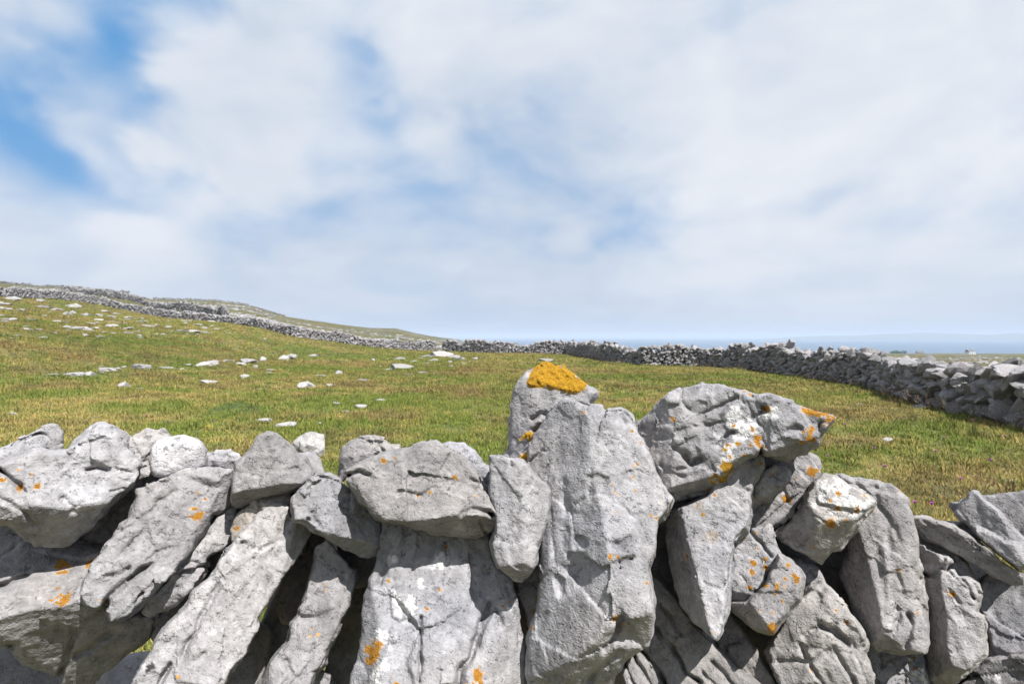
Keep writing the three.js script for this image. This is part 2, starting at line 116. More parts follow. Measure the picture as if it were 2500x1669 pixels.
{"p":[0.717,1.194,-1.492],"yaw":-0.4481,"pitch":-0.2403,"o":[-75,98,-19,98,43,108,57,99,63,78,81,53,83,47,55,15,43,-13,27,-41,23,-55,2,-75,-18,-87,-35,-104,-81,-113,-86,-82,-82,-41,-62,39],"f":50,"b":220,"pl":[[10,1,50,0,-0.2]],"cr":[[9,6,[10,51,-2,4,6,-26]]],"li":[[61,58,10.1,"o"],[55,51,6.4,"o"],[27,34,5.5,"o"],[0,-20,7.3,"o"],[14,-21,4.1,"o"],[49,100,4.6,"o"],[75,62,4.6,"o"]],"r":22},
{"p":[0.598,1.034,-1.402],"yaw":-0.4032,"pitch":-0.3555,"o":[-54,-86,-53,-38,-44,46,-40,61,-11,84,37,97,54,39,42,3,29,-17,17,-43,-3,-70,-30,-93],"f":72,"b":180,"pl":[[-7,-2,72,-0.1,-0.1],[-26,-88,50,0,1.2]],"cr":[[9,5,[-11,80,13,54,37,26]],[4,3,[-31,-22,-15,-34]]],"li":[[1,3,6.5,"o"],[-3,-18,7.3,"o"],[25,-2,7.3,"o"],[-7,-47,10.3,"o"],[21,-18,6.0,"o"],[9,39,4.7,"o"],[-24,61,2.6,"o"],[25,18,5.2,"o"],[1,75,3.9,"o"]],"r":22},
{"p":[0.602,0.995,-1.343],"yaw":-0.4211,"pitch":-0.39,"o":[24,93,51,77,69,61,77,46,72,-4,50,-32,29,-60,13,-83,-2,-84,-24,-81,-55,-64,-79,-49,-79,-34,-40,-27,-6,13,15,60],"f":78,"b":180,"pl":[[32,16,78,-0.05,-0.15],[-40,-61,45,1.08,0.9299999999999999]],"li":[[45,65,6.6,"o"],[63,44,8.3,"o"],[61,32,7.4,"o"],[26,19,9.1,"o"],[0,11,8.3,"o"],[22,-1,5.0,"o"],[34,-12,5.0,"o"],[3,-10,3.7,"o"],[-12,-39,3.7,"o"],[15,-74,11.1,"o"],[13,-37,2.5,"o"],[39,36,3.3,"o"],[-29,-33,3.3,"y"]],"r":22},
{"p":[0.775,1.148,-1.4],"yaw":-0.5057,"pitch":-0.2755,"o":[-106,-54,-83,-20,-63,8,-48,49,-29,88,-8,106,21,107,47,87,76,74,101,56,98,44,83,25,69,7,58,-15,43,-38,25,-61,10,-68,-1,-90,-8,-105,-20,-93,-54,-79,-98,-63],"f":98,"b":220,"pl":[[21,25,98,-0.15,-0.3],[-63,-30,60,0.8,0.35],[54,-12,70,-0.5,1.085]],"cr":[[4,3,[-28,9,-1,-4]]],"li":[[28,59,34.4,"w"],[58,46,25.8,"w"],[2,68,21.5,"w"],[83,50,17.2,"w"],[-9,45,17.2,"w"],[23,60,6.9,"o"],[10,45,6.0,"o"],[25,30,5.6,"o"],[60,34,6.5,"o"],[77,68,6.0,"o"],[10,-8,9.5,"o"],[17,-14,6.9,"o"],[2,-3,5.2,"o"],[38,6,4.7,"o"],[-24,-65,3.0,"o"],[-31,47,2.6,"o"],[-13,20,2.2,"o"],[85,65,3.4,"o"]],"g":25,"r":22,"lab":"angular block frosted white and dotted with orange lichen"},
{"p":[0.923,1.025,-1.441],"yaw":-0.5696,"pitch":-0.324,"o":[-124,203,-83,210,-73,214,-58,206,-30,207,1,202,32,200,51,185,69,168,71,148,80,115,83,90,86,49,93,9,96,-31,102,-69,106,-119,107,-157,101,-178,73,-187,53,-193,25,-196,3,-192,-15,-181,-26,-156,-42,-136,-57,-98,-72,-46,-70,-24,-61,8,-60,43,-65,109,-102,158],"f":117,"b":280,"pl":[[32,-24,117,-0.05,-0.16],[-43,-61,55,1.7999999999999998,0.1],[-12,-157,60,1.56,0.3],[1,196,78,0,-0.8],[89,9,80,-0.6,0],[53,-183,80,0,1.2400000000000002]],"cr":[[11,8,[67,-97,69,-128,63,-168]],[8,8,[43,-18,50,-41,57,-63]],[8,6,[-70,183,-38,181,-10,162]],[8,10,[-1,177,5,138,24,115]],[6,5,[89,-16,81,-66]],[6,9,[39,91,50,55]],[5,14,[2,50,14,-32,17,-97]],[5,14,[26,106,35,-3,39,-124]]],"li":[[50,-6,4.0,"o"],[79,-90,3.1,"o"],[-6,123,5.3,"o"],[51,180,2.7,"o"]],"rough":1.1,"g":100,"r":28},
{"p":[0.728,0.875,-1.342],"yaw":-0.4973,"pitch":-0.4433,"o":[-85,6,-62,59,-43,87,-13,121,10,137,38,113,60,83,91,41,97,24,93,-3,102,-71,101,-99,-48,-139,-78,-103,-98,-67,-110,-44,-99,-18],"f":75,"b":250,"pl":[[5,71,75,-0.1,-0.25],[-42,-54,70,0.15,0.05],[52,-31,60,-0.3,0.2]],"cr":[[12,6,[-35,-15,-20,-45,9,-84]],[11,6,[-83,-60,-20,-43,23,-10]],[11,6,[31,-7,48,-32,72,-68]],[27,12,[5,36,31,31,55,10]],[11,6,[-31,5,2,36,34,47]]],"li":[[35,76,4.1,"o"],[56,53,3.7,"o"],[-14,-58,2.5,"o"],[72,31,2.1,"o"]],"tone":0.9,"warm":0.15,"rough":1.3,"r":22},
{"p":[0.761,0.969,-1.464],"yaw":-0.4794,"pitch":-0.3651,"o":[-42,48,-5,46,19,29,41,1,15,-22,-21,-59,-25,-13,-38,14],"f":30,"b":200,"r":22},
{"p":[1.123,0.881,-1.449],"yaw":-0.6592,"pitch":-0.3736,"o":[-79,160,-48,158,-11,148,0,137,2,125,11,101,32,102,50,93,60,67,56,32,71,8,71,-64,56,-85,36,-115,5,-152,-15,-171,-40,-164,-44,-133,-48,-101,-49,-73,-57,-20,-62,43,-70,85,-78,128],"f":117,"b":250,"pl":[[22,23,111,-0.12,-0.12],[-42,-37,50,1.7999999999999998,0.15],[5,-125,70,0.1,1.7050000000000003]],"cr":[[20,7,[-62,94,-32,88,-22,115,-11,108,0,122]],[8,4,[-3,67,4,56,15,38]],[7,7,[22,95,43,58]]],"li":[[4,56,5.3,"o"],[-7,57,2.7,"o"]],"tone":0.95,"rough":1.2,"g":110,"r":22},
{"p":[1.012,0.74,-1.429],"yaw":-0.6163,"pitch":-0.4562,"o":[-11,57,21,63,30,45,32,-5,35,-47,-32,-69,-29,3,-37,29,-34,47],"f":40,"b":200,"li":[[11,-3,19.8,"w"],[-4,39,7.9,"w"],[18,18,8.8,"w"],[0,44,4.0,"o"],[3,21,4.0,"o"],[-4,27,2.6,"o"]],"rough":1.6,"r":22},
{"p":[0.969,0.74,-1.461],"yaw":-0.5858,"pitch":-0.4563,"o":[-53,65,-10,55,28,57,28,37,35,6,50,-16,49,-60,-46,-91,-52,-11],"f":40,"b":220,"cr":[[7,5,[-17,45,-13,0]]],"r":22},
{"p":[1.191,1.043,-1.483],"yaw":-0.6767,"pitch":-0.2849,"o":[-120,64,-95,67,-68,63,-34,56,2,37,38,14,68,-14,108,-42,106,-58,88,-59,58,-50,24,-33,-15,-16,-52,-2,-82,9,-114,26,-120,48],"f":50,"b":220,"pl":[[-30,12,50,0.1,0.4],[6,33,60,-0.2,-0.5]],"cr":[[5,5,[-87,50,-30,30,24,-3,75,-33]],[4,5,[-68,35,-12,7,41,-25]]],"tone":0.85,"rough":1.2,"g":-38,"r":12},
{"p":[1.243,1.102,-1.457],"yaw":-0.7063,"pitch":-0.2545,"o":[-77,30,-66,55,-45,90,-30,82,-2,53,29,16,54,-13,71,-30,68,-60,45,-84,29,-74,9,-57,-22,-34,-47,-5,-69,13],"f":55,"b":200,"pl":[[-15,-7,55,0.2,-0.12],[19,27,50,-0.9,-0.6]],"tone":0.98,"rough":0.9,"g":-40,"r":14},
{"p":[1.41,1.072,-1.636],"yaw":-0.7115,"pitch":-0.2396,"o":[-114,18,-110,29,-81,37,-49,53,-10,62,21,80,49,88,83,99,105,36,97,-60,54,-60,21,-39,-29,-11,-69,-9,-101,-11],"f":50,"b":250,"pl":[[9,31,50,0,-0.3],[-102,10,40,0.7,0.3]],"tone":0.82,"rough":1.3,"r":22},
{"p":[1.247,1.056,-1.579],"yaw":-0.6685,"pitch":-0.2641,"o":[-43,16,-25,22,7,29,30,21,41,-10,19,-24],"f":20,"b":150,"tone":0.7,"r":22},
{"p":[1.293,0.814,-1.505],"yaw":-0.7097,"pitch":-0.3772,"o":[-41,88,-34,131,-8,152,24,137,49,140,83,122,88,-24,65,-73,-91,-180,-63,-127,-38,-88,-17,-59,-25,16,-44,46],"f":70,"b":250,"pl":[[14,37,70,-0.1,-0.25],[-3,-55,60,0.1,0.5]],"li":[[48,-48,3.7,"o"]],"tone":0.95,"g":100,"r":22},
{"p":[1.199,0.755,-1.39],"yaw":-0.7119,"pitch":-0.4312,"o":[-101,-57,-60,-10,-23,31,19,62,73,92,97,54,96,-29,-103,-105],"f":60,"b":220,"pl":[[10,0,60,0.1,0.1]],"li":[[-3,1,10.2,"w"],[0,18,3.4,"w"]],"tone":0.62,"rough":1.9,"r":22},
{"p":[1.18,0.978,-1.544],"yaw":-0.6525,"pitch":-0.3099,"o":[-73,73,-57,69,-37,59,2,46,35,26,54,-5,68,-37,68,-67,17,-45,-21,-9,-68,26],"f":40,"b":200,"r":22},
{"p":[0.438,0.861,-1.417],"yaw":-0.3001,"pitch":-0.4623,"o":[-106,100,-100,128,-77,116,-59,99,-37,79,-15,53,17,21,45,-6,61,-18,77,-30,99,-50,125,-70,155,-88,174,-102,-184,-159,-170,-124,-142,-80,-130,-57,-122,-6,-111,57],"f":65,"b":200,"pl":[[-14,-30,65,-0.05,-0.15],[-159,-128,50,1.44,0.4]],"cr":[[14,6,[-124,-60,-115,-80,-97,-98,-77,-124]],[20,6,[-113,-52,-89,-66,-68,-86,-46,-119]],[18,7,[-81,2,-61,-19,-35,-39,-18,-60,-4,-86,26,-100]],[13,5,[-96,90,-80,61,-45,37,-32,10,-13,-7]],[13,6,[-140,-95,-128,-116,-113,-130]],[11,6,[55,-53,76,-73,103,-96]],[11,6,[37,-83,66,-101]]],"tone":0.97,"rough":0.7,"g":-50,"r":16},
{"p":[0.588,0.817,-1.407],"yaw":-0.396,"pitch":-0.4743,"o":[-77,9,-63,48,-49,87,-26,55,5,16,35,-22,56,-46,65,-59,72,-72,34,-83,17,-70,-15,-53,-43,-33,-66,-15],"f":35,"b":200,"pl":[[-5,-14,35,0.1,0]],"tone":0.9,"warm":0.35,"g":-55,"r":22},
{"p":[-0.512,0.902,-1.394],"yaw":0.3521,"pitch":-0.4393,"o":[32,166,58,172,100,119,123,96,126,75,115,41,105,14,88,-12,72,-45,53,-76,45,-97,28,-120,16,-140,8,-164,-112,-141,-91,-117,-65,-71,-46,-44,-31,-5,-11,31,6,65,14,101,25,137],"f":78,"b":220,"pl":[[46,15,78,-0.1,-0.1],[-19,-14,50,1.56,0.1],[65,128,65,0.1,-0.1]],"cr":[[8,10,[-3,10,30,1,63,12]],[8,6,[-38,-76,-30,-106,-49,-127]],[7,6,[21,-52,13,-88,-11,-117]]],"li":[[19,-23,3.9,"o"],[15,-35,3.0,"o"],[51,58,2.6,"o"],[29,-36,3.4,"o"],[52,71,1.7,"o"]],"rough":1.05,"g":60,"r":22},
{"p":[-0.602,0.921,-1.618],"yaw":0.3565,"pitch":-0.375,"o":[-23,71,5,121,54,116,48,53,28,-11,4,-67,-23,-108,-41,-109,-50,-64,-32,-12],"f":30,"b":200,"warm":0.6,"r":22,"back":1},
{"p":[-0.773,0.676,-1.612],"yaw":0.447,"pitch":-0.4772,"o":[44,82,67,54,62,4,33,-64,15,-91,-63,-72,-24,-30,16,14],"f":30,"b":200,"tone":0.85,"g":60,"r":22,"back":1},
{"p":[-1.419,0.628,-1.647],"yaw":0.7111,"pitch":-0.4207,"o":[-109,132,-15,83,76,0,111,-70,113,-137,-107,-53],"f":30,"b":200,"tone":0.8,"r":22,"back":1},
{"p":[-0.914,0.736,-1.444],"yaw":0.5643,"pitch":-0.4681,"o":[-30,-54,-19,-14,-4,25,19,43,31,57,18,-69],"f":30,"b":200,"r":22,"back":1},
{"p":[-0.469,0.745,-1.714],"yaw":0.2673,"pitch":-0.4486,"o":[-42,215,6,221,92,192,89,38,63,-210,-82,-189,-74,-120,-65,-85,-36,4,-21,100],"f":30,"b":200,"tone":0.8,"r":22,"back":1},
{"p":[-0.512,0.659,-1.518],"yaw":0.3255,"pitch":-0.5312,"o":[-33,18,-11,31,16,24,33,-26,-29,-23],"f":20,"b":150,"r":22,"back":1},
{"p":[0.018,0.793,-1.68],"yaw":-0.0105,"pitch":-0.4478,"o":[-64,126,-11,116,53,91,62,-28,50,-118,-10,-118,-31,19],"f":30,"b":180,"tone":0.8,"r":22,"back":1},
{"p":[0.465,0.919,-1.682],"yaw":-0.2695,"pitch":-0.372,"o":[-68,160,15,187,56,170,54,-28,82,-163,-5,-105,-65,-31,-87,56],"f":30,"b":200,"tone":0.8,"r":22,"back":1},
{"p":[0.739,0.721,-1.643],"yaw":-0.4224,"pitch":-0.4539,"o":[-112,79,-53,60,14,26,64,4,102,-72,-13,-97,-80,-20],"f":30,"b":200,"tone":0.75,"r":22,"back":1},
{"p":[0.893,0.875,-1.652],"yaw":-0.4957,"pitch":-0.3682,"o":[-128,88,-80,96,-14,73,85,133,118,72,107,-90,82,-96,31,-15,-60,40],"f":30,"b":200,"tone":0.8,"r":22,"back":1},
{"p":[1.496,0.815,-1.717],"yaw":-0.7165,"pitch":-0.332,"o":[-110,56,-63,78,0,53,101,70,100,-60,-20,-23,-74,-29],"f":30,"b":200,"tone":0.8,"r":22,"back":1},
{"p":[-0.621,1.078,-1.649],"yaw":0.3602,"pitch":-0.2879,"o":[-50,94,12,93,51,39,31,-28,11,-93,-7,-91,-17,-13],"f":30,"b":180,"tone":0.85,"r":22,"back":1},
{"p":[-1.116,1.126,-1.679],"yaw":0.5869,"pitch":-0.231,"o":[-55,48,31,67,57,33,39,-36,-30,-65,-55,-21],"f":30,"b":180,"tone":0.85,"r":22,"back":1},
{"p":[-0.849,0.909,-1.517],"yaw":0.5102,"pitch":-0.3784,"o":[-62,-4,-6,36,49,71,93,109,92,54,35,-7,-30,-70,-69,-103,-84,-83],"f":30,"b":180,"tone":0.85,"r":22,"back":1},
{"p":[1.219,0.631,-1.603],"yaw":-0.6504,"pitch":-0.4484,"o":[-49,58,-16,49,23,-1,46,-54,-39,-84],"f":30,"b":180,"tone":0.8,"r":22,"back":1},
{"p":[-1.147,1.017,-1.69],"yaw":0.5964,"pitch":-0.2782,"o":[-238,178,97,206,279,78,226,-80,19,-211,-197,-72],"f":30,"b":200,"tone":0.85,"r":22,"back":1},
{"p":[-0.761,0.986,-1.609],"yaw":0.4419,"pitch":-0.332,"o":[-172,-128,28,191,202,222,116,86,-36,-81,-152,-191],"f":30,"b":200,"tone":0.85,"r":22,"back":1},
{"p":[-0.269,0.999,-1.655],"yaw":0.1611,"pitch":-0.3443,"o":[-242,120,-30,87,237,28,244,-76,-29,-103,-199,-92],"f":30,"b":200,"tone":0.85,"r":22,"back":1},
{"p":[0.722,1.068,-1.625],"yaw":-0.4179,"pitch":-0.2905,"o":[-86,209,133,191,118,-98,-68,-214,-138,-46],"f":30,"b":200,"tone":0.85,"r":22,"back":1},
{"p":[0.015,0.789,-1.679],"yaw":-0.009,"pitch":-0.4499,"o":[-105,183,100,245,95,-217,-37,-218],"f":30,"b":200,"tone":0.85,"r":22,"back":1},
{"p":[-0.751,0.725,-1.798],"yaw":0.3956,"pitch":-0.422,"o":[88,246,207,217,161,66,32,-82,-38,-224,-175,-195,-38,-46,22,88],"f":30,"b":180,"tone":0.85,"r":22,"back":1},
{"p":[-0.74,0.636,-1.648],"yaw":0.4218,"pitch":-0.4901,"o":[-74,-56,-33,60,34,69,76,-90],"f":30,"b":180,"tone":0.85,"r":22,"back":1},
{"p":[0.518,1.096,-1.631],"yaw":-0.3076,"pitch":-0.2864,"o":[-116,60,111,100,109,-78,-101,-100],"f":30,"b":200,"tone":0.85,"r":22,"back":1},
{"p":[-0.544,1.124,-1.657],"yaw":0.3173,"pitch":-0.2664,"o":[-119,125,-40,132,17,22,120,-81,73,-133,-39,-65],"f":30,"b":200,"tone":0.85,"r":22,"back":1}],"rocks":[[-2.71,7.68,0.49,0.32,"n1"],[-3.93,10.0,0.5,0.11,"n2"],[-3.43,10.1,0.07,0.07,"n3"],[-4.57,10.44,0.3,0.09,"n4"],[-3.38,12.7,0.3,0.13,"n5"],[-3.49,11.88,0.17,0.08,"n6"],[-3.31,14.24,0.29,0.09,"n7"],[-4.18,13.52,0.22,0.07,"n8"],[-6.33,17.56,0.61,0.28,"n9"],[-10.77,15.8,0.35,0.22,"n10"],[-10.22,15.56,0.29,0.07,"n11"],[-9.61,17.98,0.6,0.14,"n12"],[-9.64,20.44,0.34,0.16,"n13"],[-9.67,10.98,0.18,0.06,"n14"],[9.07,12.62,0.33,0.12,"r1"],[5.83,8.82,0.18,0.09,"r2"],[8.18,13.38,0.17,0.07,"r3"],[5.56,6.3,0.14,0.03,"r4"],[2.19,37.04,1.17,0.35,"m1"],[6.62,34.18,0.98,0.15,"m2"],[-7.41,16.66,0.18,0.06,"s"],[-7.12,17.4,0.23,0.06,"s"],[-5.88,18.34,0.34,0.09,"s"],[-5.18,19.9,0.47,0.1,"s"],[-7.23,23.62,0.39,0.24,"s"],[-7.52,22.3,0.45,0.1,"s"],[-10.37,24.24,0.4,0.1,"s"],[-9.75,22.86,0.35,0.1,"s"],[-11.27,24.92,0.22,0.18,"s"],[-3.87,24.66,0.53,0.09,"s"],[-4.31,23.58,0.51,0.1,"s"],[-3.22,29.62,0.3,0.13,"s"],[-8.62,35.32,0.28,0.2,"s"],[-12.54,31.16,0.67,0.4,"row"],[-12.65,32.64,0.78,0.35,"row"],[-12.62,36.12,0.73,0.23,"row"],[-12.75,29.02,0.44,0.33,"row"],[-12.52,26.9,0.93,0.29,"row"],[-13.17,26.38,0.63,0.23,"row"],[-13.03,24.42,0.69,0.26,"row"],[-13.13,16.94,0.62,0.16,"row"],[-13.12,17.68,0.36,0.17,"row"],[-13.51,16.72,0.4,0.07,"row"],[-13.22,18.26,0.2,0.18,"row"],[-13.48,18.96,0.56,0.15,"row"],[-13.43,19.36,0.21,0.15,"row"],[-13.66,20.02,0.22,0.14,"row"],[-14.16,19.56,0.18,0.08,"row"],[-13.32,20.36,0.7,0.25,"row"],[-13.23,21.64,0.79,0.09,"row"],[-12.68,21.84,0.2,0.09,"row"],[-13.29,23.36,0.34,0.1,"row"],[-13.07,23.98,0.79,0.21,"row"],[-12.23,25.62,0.48,0.18,"row"],[-7.66,38.56,0.92,0.31,"mid"],[-5.63,28.62,1.24,0.37,"mid"],[-5.78,27.18,0.59,0.16,"mid"],[-5.9,46.82,2.02,0.67,"mid"],[-6.47,43.84,1.26,0.38,"mid"],[-4.3,42.64,1.23,0.37,"mid"],[-3.52,37.64,0.81,0.38,"mid"],[-5.16,33.48,0.58,0.14,"mid"],[-3.83,35.24,0.46,0.2,"mid"],[-2.64,41.16,0.53,0.24,"mid"],[-2.78,32.68,0.26,0.16,"mid"],[-6.13,35.44,0.51,0.18,"mid"],[-5.21,38.08,0.71,0.22,"mid"],[-6.57,40.56,0.53,0.18,"mid"],[-2.71,35.84,0.31,0.15,"mid"],[-21.5,37.14,0.86,0.24,"up"],[-21.07,37.58,0.97,0.27,"up"],[-21.29,39.28,0.79,0.2,"up"],[-22.06,28.12,0.61,0.18,"up"],[-21.75,28.34,0.69,0.2,"up"],[-22.04,29.3,0.46,0.15,"up"],[-21.12,24.78,0.5,0.12,"up"],[-21.26,25.5,0.48,0.11,"up"],[-21.13,27.08,0.35,0.12,"up"],[-21.2,28.46,0.47,0.12,"up"],[-23.2,32.92,0.9,0.17,"up"],[-22.05,32.66,0.66,0.21,"up"],[-23.26,36.22,0.81,0.18,"up"],[-20.85,30.94,0.51,0.13,"up"],[-20.56,29.32,0.27,0.11,"up"],[-24.54,27.72,0.82,0.12,"up"],[-24.68,29.16,0.8,0.13,"up"],[-24.7,30.78,0.4,0.13,"up"],[-29.35,37.52,0.62,0.41,"up"],[-37.22,48.16,0.52,0.38,"up"],[-27.47,33.4,0.24,0.14,"up"],[-36.42,42.24,0.7,0.24,"up"],[-37.94,42.52,0.95,0.24,"up"],[-30.13,40.22,0.67,0.29,"up"],[-30.54,42.02,0.45,0.3,"up"],[-48.27,62.64,1.71,0.68,"up"],[-43.34,54.16,1.09,0.31,"up"],[-45.18,55.08,1.51,0.32,"up"],[-51.29,61.82,0.89,0.31,"up"],[-50.87,57.76,2.12,0.46,"up"],[-46.09,51.86,1.53,0.26,"up"],[-44.55,62.22,1.16,0.27,"up"],[-26.37,40.48,0.76,0.17,"up"],[-24.36,33.34,0.26,0.14,"up"],[-18.45,42.42,0.21,0.18,"up"],[-20.67,35.92,0.45,0.11,"sc"],[-27.02,30.78,0.34,0.07,"sc"],[-19.52,22.18,0.32,0.06,"sc"],[-19.64,27.1,0.47,0.12,"sc"],[-24.16,32.58,0.47,0.08,"sc"],[-28.3,41.88,0.72,0.1,"sc"],[-20.3,32.42,0.28,0.15,"sc"],[-38.04,69.4,1.04,0.15,"sc"],[-24.81,35.6,0.3,0.11,"sc"],[-25.93,45.12,0.35,0.19,"sc"],[-20.97,29.16,0.26,0.09,"sc"],[-23.23,40.24,0.5,0.11,"sc"],[-20.03,22.4,0.15,0.1,"sc"],[-19.81,26.36,0.29,0.13,"sc"],[-29.38,43.5,0.67,0.18,"sc"],[-24.0,38.46,0.33,0.15,"sc"],[-22.08,25.78,0.36,0.08,"sc"],[-28.91,50.04,0.54,0.22,"sc"],[-21.72,29.1,0.4,0.14,"sc"],[-21.08,42.16,0.68,0.11,"sc"],[-20.44,33.38,0.37,0.13,"sc"],[-19.74,27.94,0.28,0.09,"sc"],[-26.22,29.16,0.41,0.14,"sc"],[-25.15,47.68,0.89,0.13,"sc"],[-30.11,53.02,0.58,0.13,"sc"],[-20.49,36.98,0.28,0.14,"sc"],[-24.39,30.66,0.4,0.08,"sc"],[-26.37,47.84,0.55,0.11,"sc"],[-41.29,45.96,0.47,0.22,"sc"],[-23.31,43.08,0.5,0.18,"sc"],[-25.3,45.7,0.73,0.15,"sc"],[-21.37,32.36,0.4,0.13,"sc"],[-44.35,71.7,0.45,0.19,"sc"],[-39.61,48.7,0.31,0.14,"sc"],[-20.21,30.74,0.32,0.1,"sc"],[-21.98,30.04,0.48,0.15,"sc"],[-21.78,29.1,0.3,0.13,"sc"],[-20.46,25.36,0.31,0.11,"sc"],[-27.22,39.8,0.48,0.09,"sc"],[-24.07,27.28,0.33,0.12,"sc"],[-23.72,26.6,0.32,0.1,"sc"],[-23.19,38.28,0.5,0.14,"sc"],[-28.65,43.96,0.57,0.18,"sc"],[-19.57,23.78,0.37,0.12,"sc"],[-25.14,32.18,0.29,0.07,"sc"],[-38.05,42.62,0.72,0.11,"sc"],[-28.11,45.22,0.3,0.12,"sc"],[-23.54,37.58,0.48,0.13,"sc"],[-24.41,30.94,0.55,0.08,"sc"],[-27.8,46.0,0.38,0.14,"sc"],[-19.99,23.18,0.24,0.06,"sc"],[-47.06,52.32,0.45,0.18,"sc"],[-19.55,29.74,0.51,0.08,"sc"],[-19.97,30.56,0.22,0.14,"sc"],[-21.12,28.54,0.28,0.11,"sc"],[-42.05,60.48,0.94,0.27,"sc"],[-25.76,36.54,0.66,0.12,"sc"],[-24.04,44.1,0.47,0.14,"sc"],[-31.39,35.86,0.31,0.08,"sc"],[-24.63,36.14,0.22,0.09,"sc"],[-29.65,56.0,0.59,0.27,"sc"],[-26.23,30.72,0.5,0.07,"sc"],[-20.03,22.96,0.34,0.07,"sc"],[-29.6,41.92,0.73,0.21,"sc"],[-24.15,27.72,0.23,0.09,"sc"],[-21.43,35.66,0.29,0.11,"sc"],[-25.97,35.66,0.52,0.16,"sc"],[-25.11,32.84,0.22,0.11,"sc"],[-22.93,44.26,0.57,0.17,"sc"],[-20.85,31.06,0.28,0.1,"sc"],[-2.11,23.9,0.23,0.04,"sd"],[-3.33,24.52,0.16,0.07,"sd"],[-9.58,21.94,0.11,0.04,"sd"],[-3.19,26.5,0.23,0.04,"sd"],[-0.6,16.58,0.13,0.03,"sd"],[-6.53,33.64,0.2,0.05,"sd"],[-12.77,27.48,0.13,0.07,"sd"],[-6.87,17.86,0.07,0.03,"sd"],[-7.67,16.36,0.15,0.02,"sd"],[-2.2,32.5,0.17,0.07,"sd"],[-6.5,16.14,0.1,0.04,"sd"],[-6.93,29.74,0.25,0.09,"sd"],[-8.51,38.26,0.34,0.09,"sd"],[-5.59,20.62,0.11,0.04,"sd"],[-9.83,37.9,0.28,0.06,"sd"],[-6.46,17.0,0.13,0.03,"sd"],[-2.82,16.14,0.15,0.04,"sd"],[-7.41,21.56,0.16,0.03,"sd"],[-4.15,23.38,0.16,0.06,"sd"],[-12.28,26.62,0.27,0.05,"sd"],[-12.36,32.58,0.18,0.07,"sd"],[-11.91,24.86,0.13,0.04,"sd"],[-2.18,16.5,0.16,0.03,"sd"],[-11.27,24.16,0.17,0.05,"sd"],[-3.09,19.34,0.18,0.04,"sd"],[-6.53,16.86,0.16,0.03,"sd"],[-7.98,19.98,0.18,0.06,"sd"],[-12.78,26.24,0.17,0.06,"sd"],[-3.13,22.66,0.16,0.04,"sd"],[-4.36,22.08,0.21,0.04,"sd"]],"flowers":[[4.65,5.88,"p"],[4.3,6.54,"p"],[3.93,7.06,"p"],[5.45,7.3,"p"],[4.83,7.56,"p"],[5.69,9.7,"p"],[7.01,11.76,"p"],[8.07,9.96,"p"],[3.79,5.12,"p"],[3.68,5.18,"p"],[6.38,8.38,"p"],[-5.91,9.74,"p"],[-6.77,10.5,"p"],[-5.14,9.78,"p"],[-3.06,15.22,"p"],[-1.04,15.54,"p"],[-10.47,15.52,"p"],[5.72,6.78,"p"],[7.33,8.44,"p"],[4.05,12.48,"p"],[6.99,10.2,"p"],[-4.98,9.28,"y"],[-4.73,8.78,"y"],[-4.51,8.3,"y"],[-3.27,10.18,"y"],[-3.13,10.34,"y"],[-2.18,11.52,"y"],[-1.87,9.84,"y"],[-2.16,10.0,"y"],[-3.98,13.36,"y"],[4.89,18.06,"y"],[2.52,16.96,"y"],[-1.15,10.68,"y"],[-4.28,8.6,"y"],[-2.16,13.64,"y"],[-4.67,11.78,"y"]],"leftWall":[[-61.44,53.33],[-55.63,56.4],[-52.2,58.0],[-54.17,66.0],[-53.97,70.0],[-51.58,72.0],[-45.61,70.0],[-38.77,66.0],[-33.94,62.86],[-29.81,60.0],[-23.8,55.0],[-20.25,52.0],[-17.57,54.0],[-15.75,56.08],[-13.9,58.0],[-11.79,60.0],[-10.11,61.04],[-8.38,61.92]],"rightWall":[[-7.24,60.94],[-1.94,56.0],[1.96,54.43],[5.3,53.0],[5.6,45.0],[6.16,38.0],[7.07,34.0],[7.65,32.5],[8.93,31.81],[10.33,31.0],[11.59,28.5],[11.64,25.3],[11.65,22.2],[11.48,18.8],[11.2,16.6],[9.91,13.4],[9.57,11.6],[9.18,10.2],[8.87,8.5]],"ridge":{"u":[-1.3319,-0.8999,-0.8207,-0.7711,-0.7163,-0.6515,-0.5875,-0.4968,-0.4327,-0.3895,-0.3254,-0.2397,-0.1965,-0.1368,-0.0346,0.1001,0.1246,0.162,0.2081,0.2354,0.3333,0.4068,0.46,0.5248,0.6105,0.6746,0.7394,0.8251,0.8999,1.0439,1.4039],"d":[50,58,66,70,72,70,66,60,55,52,54,58,60,62,56,53,45,38,34,32.5,31,28.5,25.3,22.2,18.8,16.6,13.4,11.6,10.2,8.5,6.5]},"sky":{"u":[-1.3319,-0.8999,-0.8373,-0.8078,-0.7437,-0.6717,-0.6299,-0.5558,-0.5176,-0.468,-0.4032,-0.347,-0.3038,-0.2505,-0.2052,-0.1433,-0.0936,-0.0792,-0.0504,0.0,0.18,0.8999,1.6199],"e":[0.11663,0.09503,0.08855,0.08747,0.08351,0.07631,0.06551,0.06479,0.06263,0.05544,0.03672,0.02808,0.02232,0.01584,0.01512,0.00072,-0.00504,-0.01224,-0.02232,-0.02808,-0.0288,-0.02952,-0.02952],"D":[170,170,170,170,170,170,190,200,200,205,230,250,265,280,290,310,320,340,600,1000,1050,1050,1050]}};

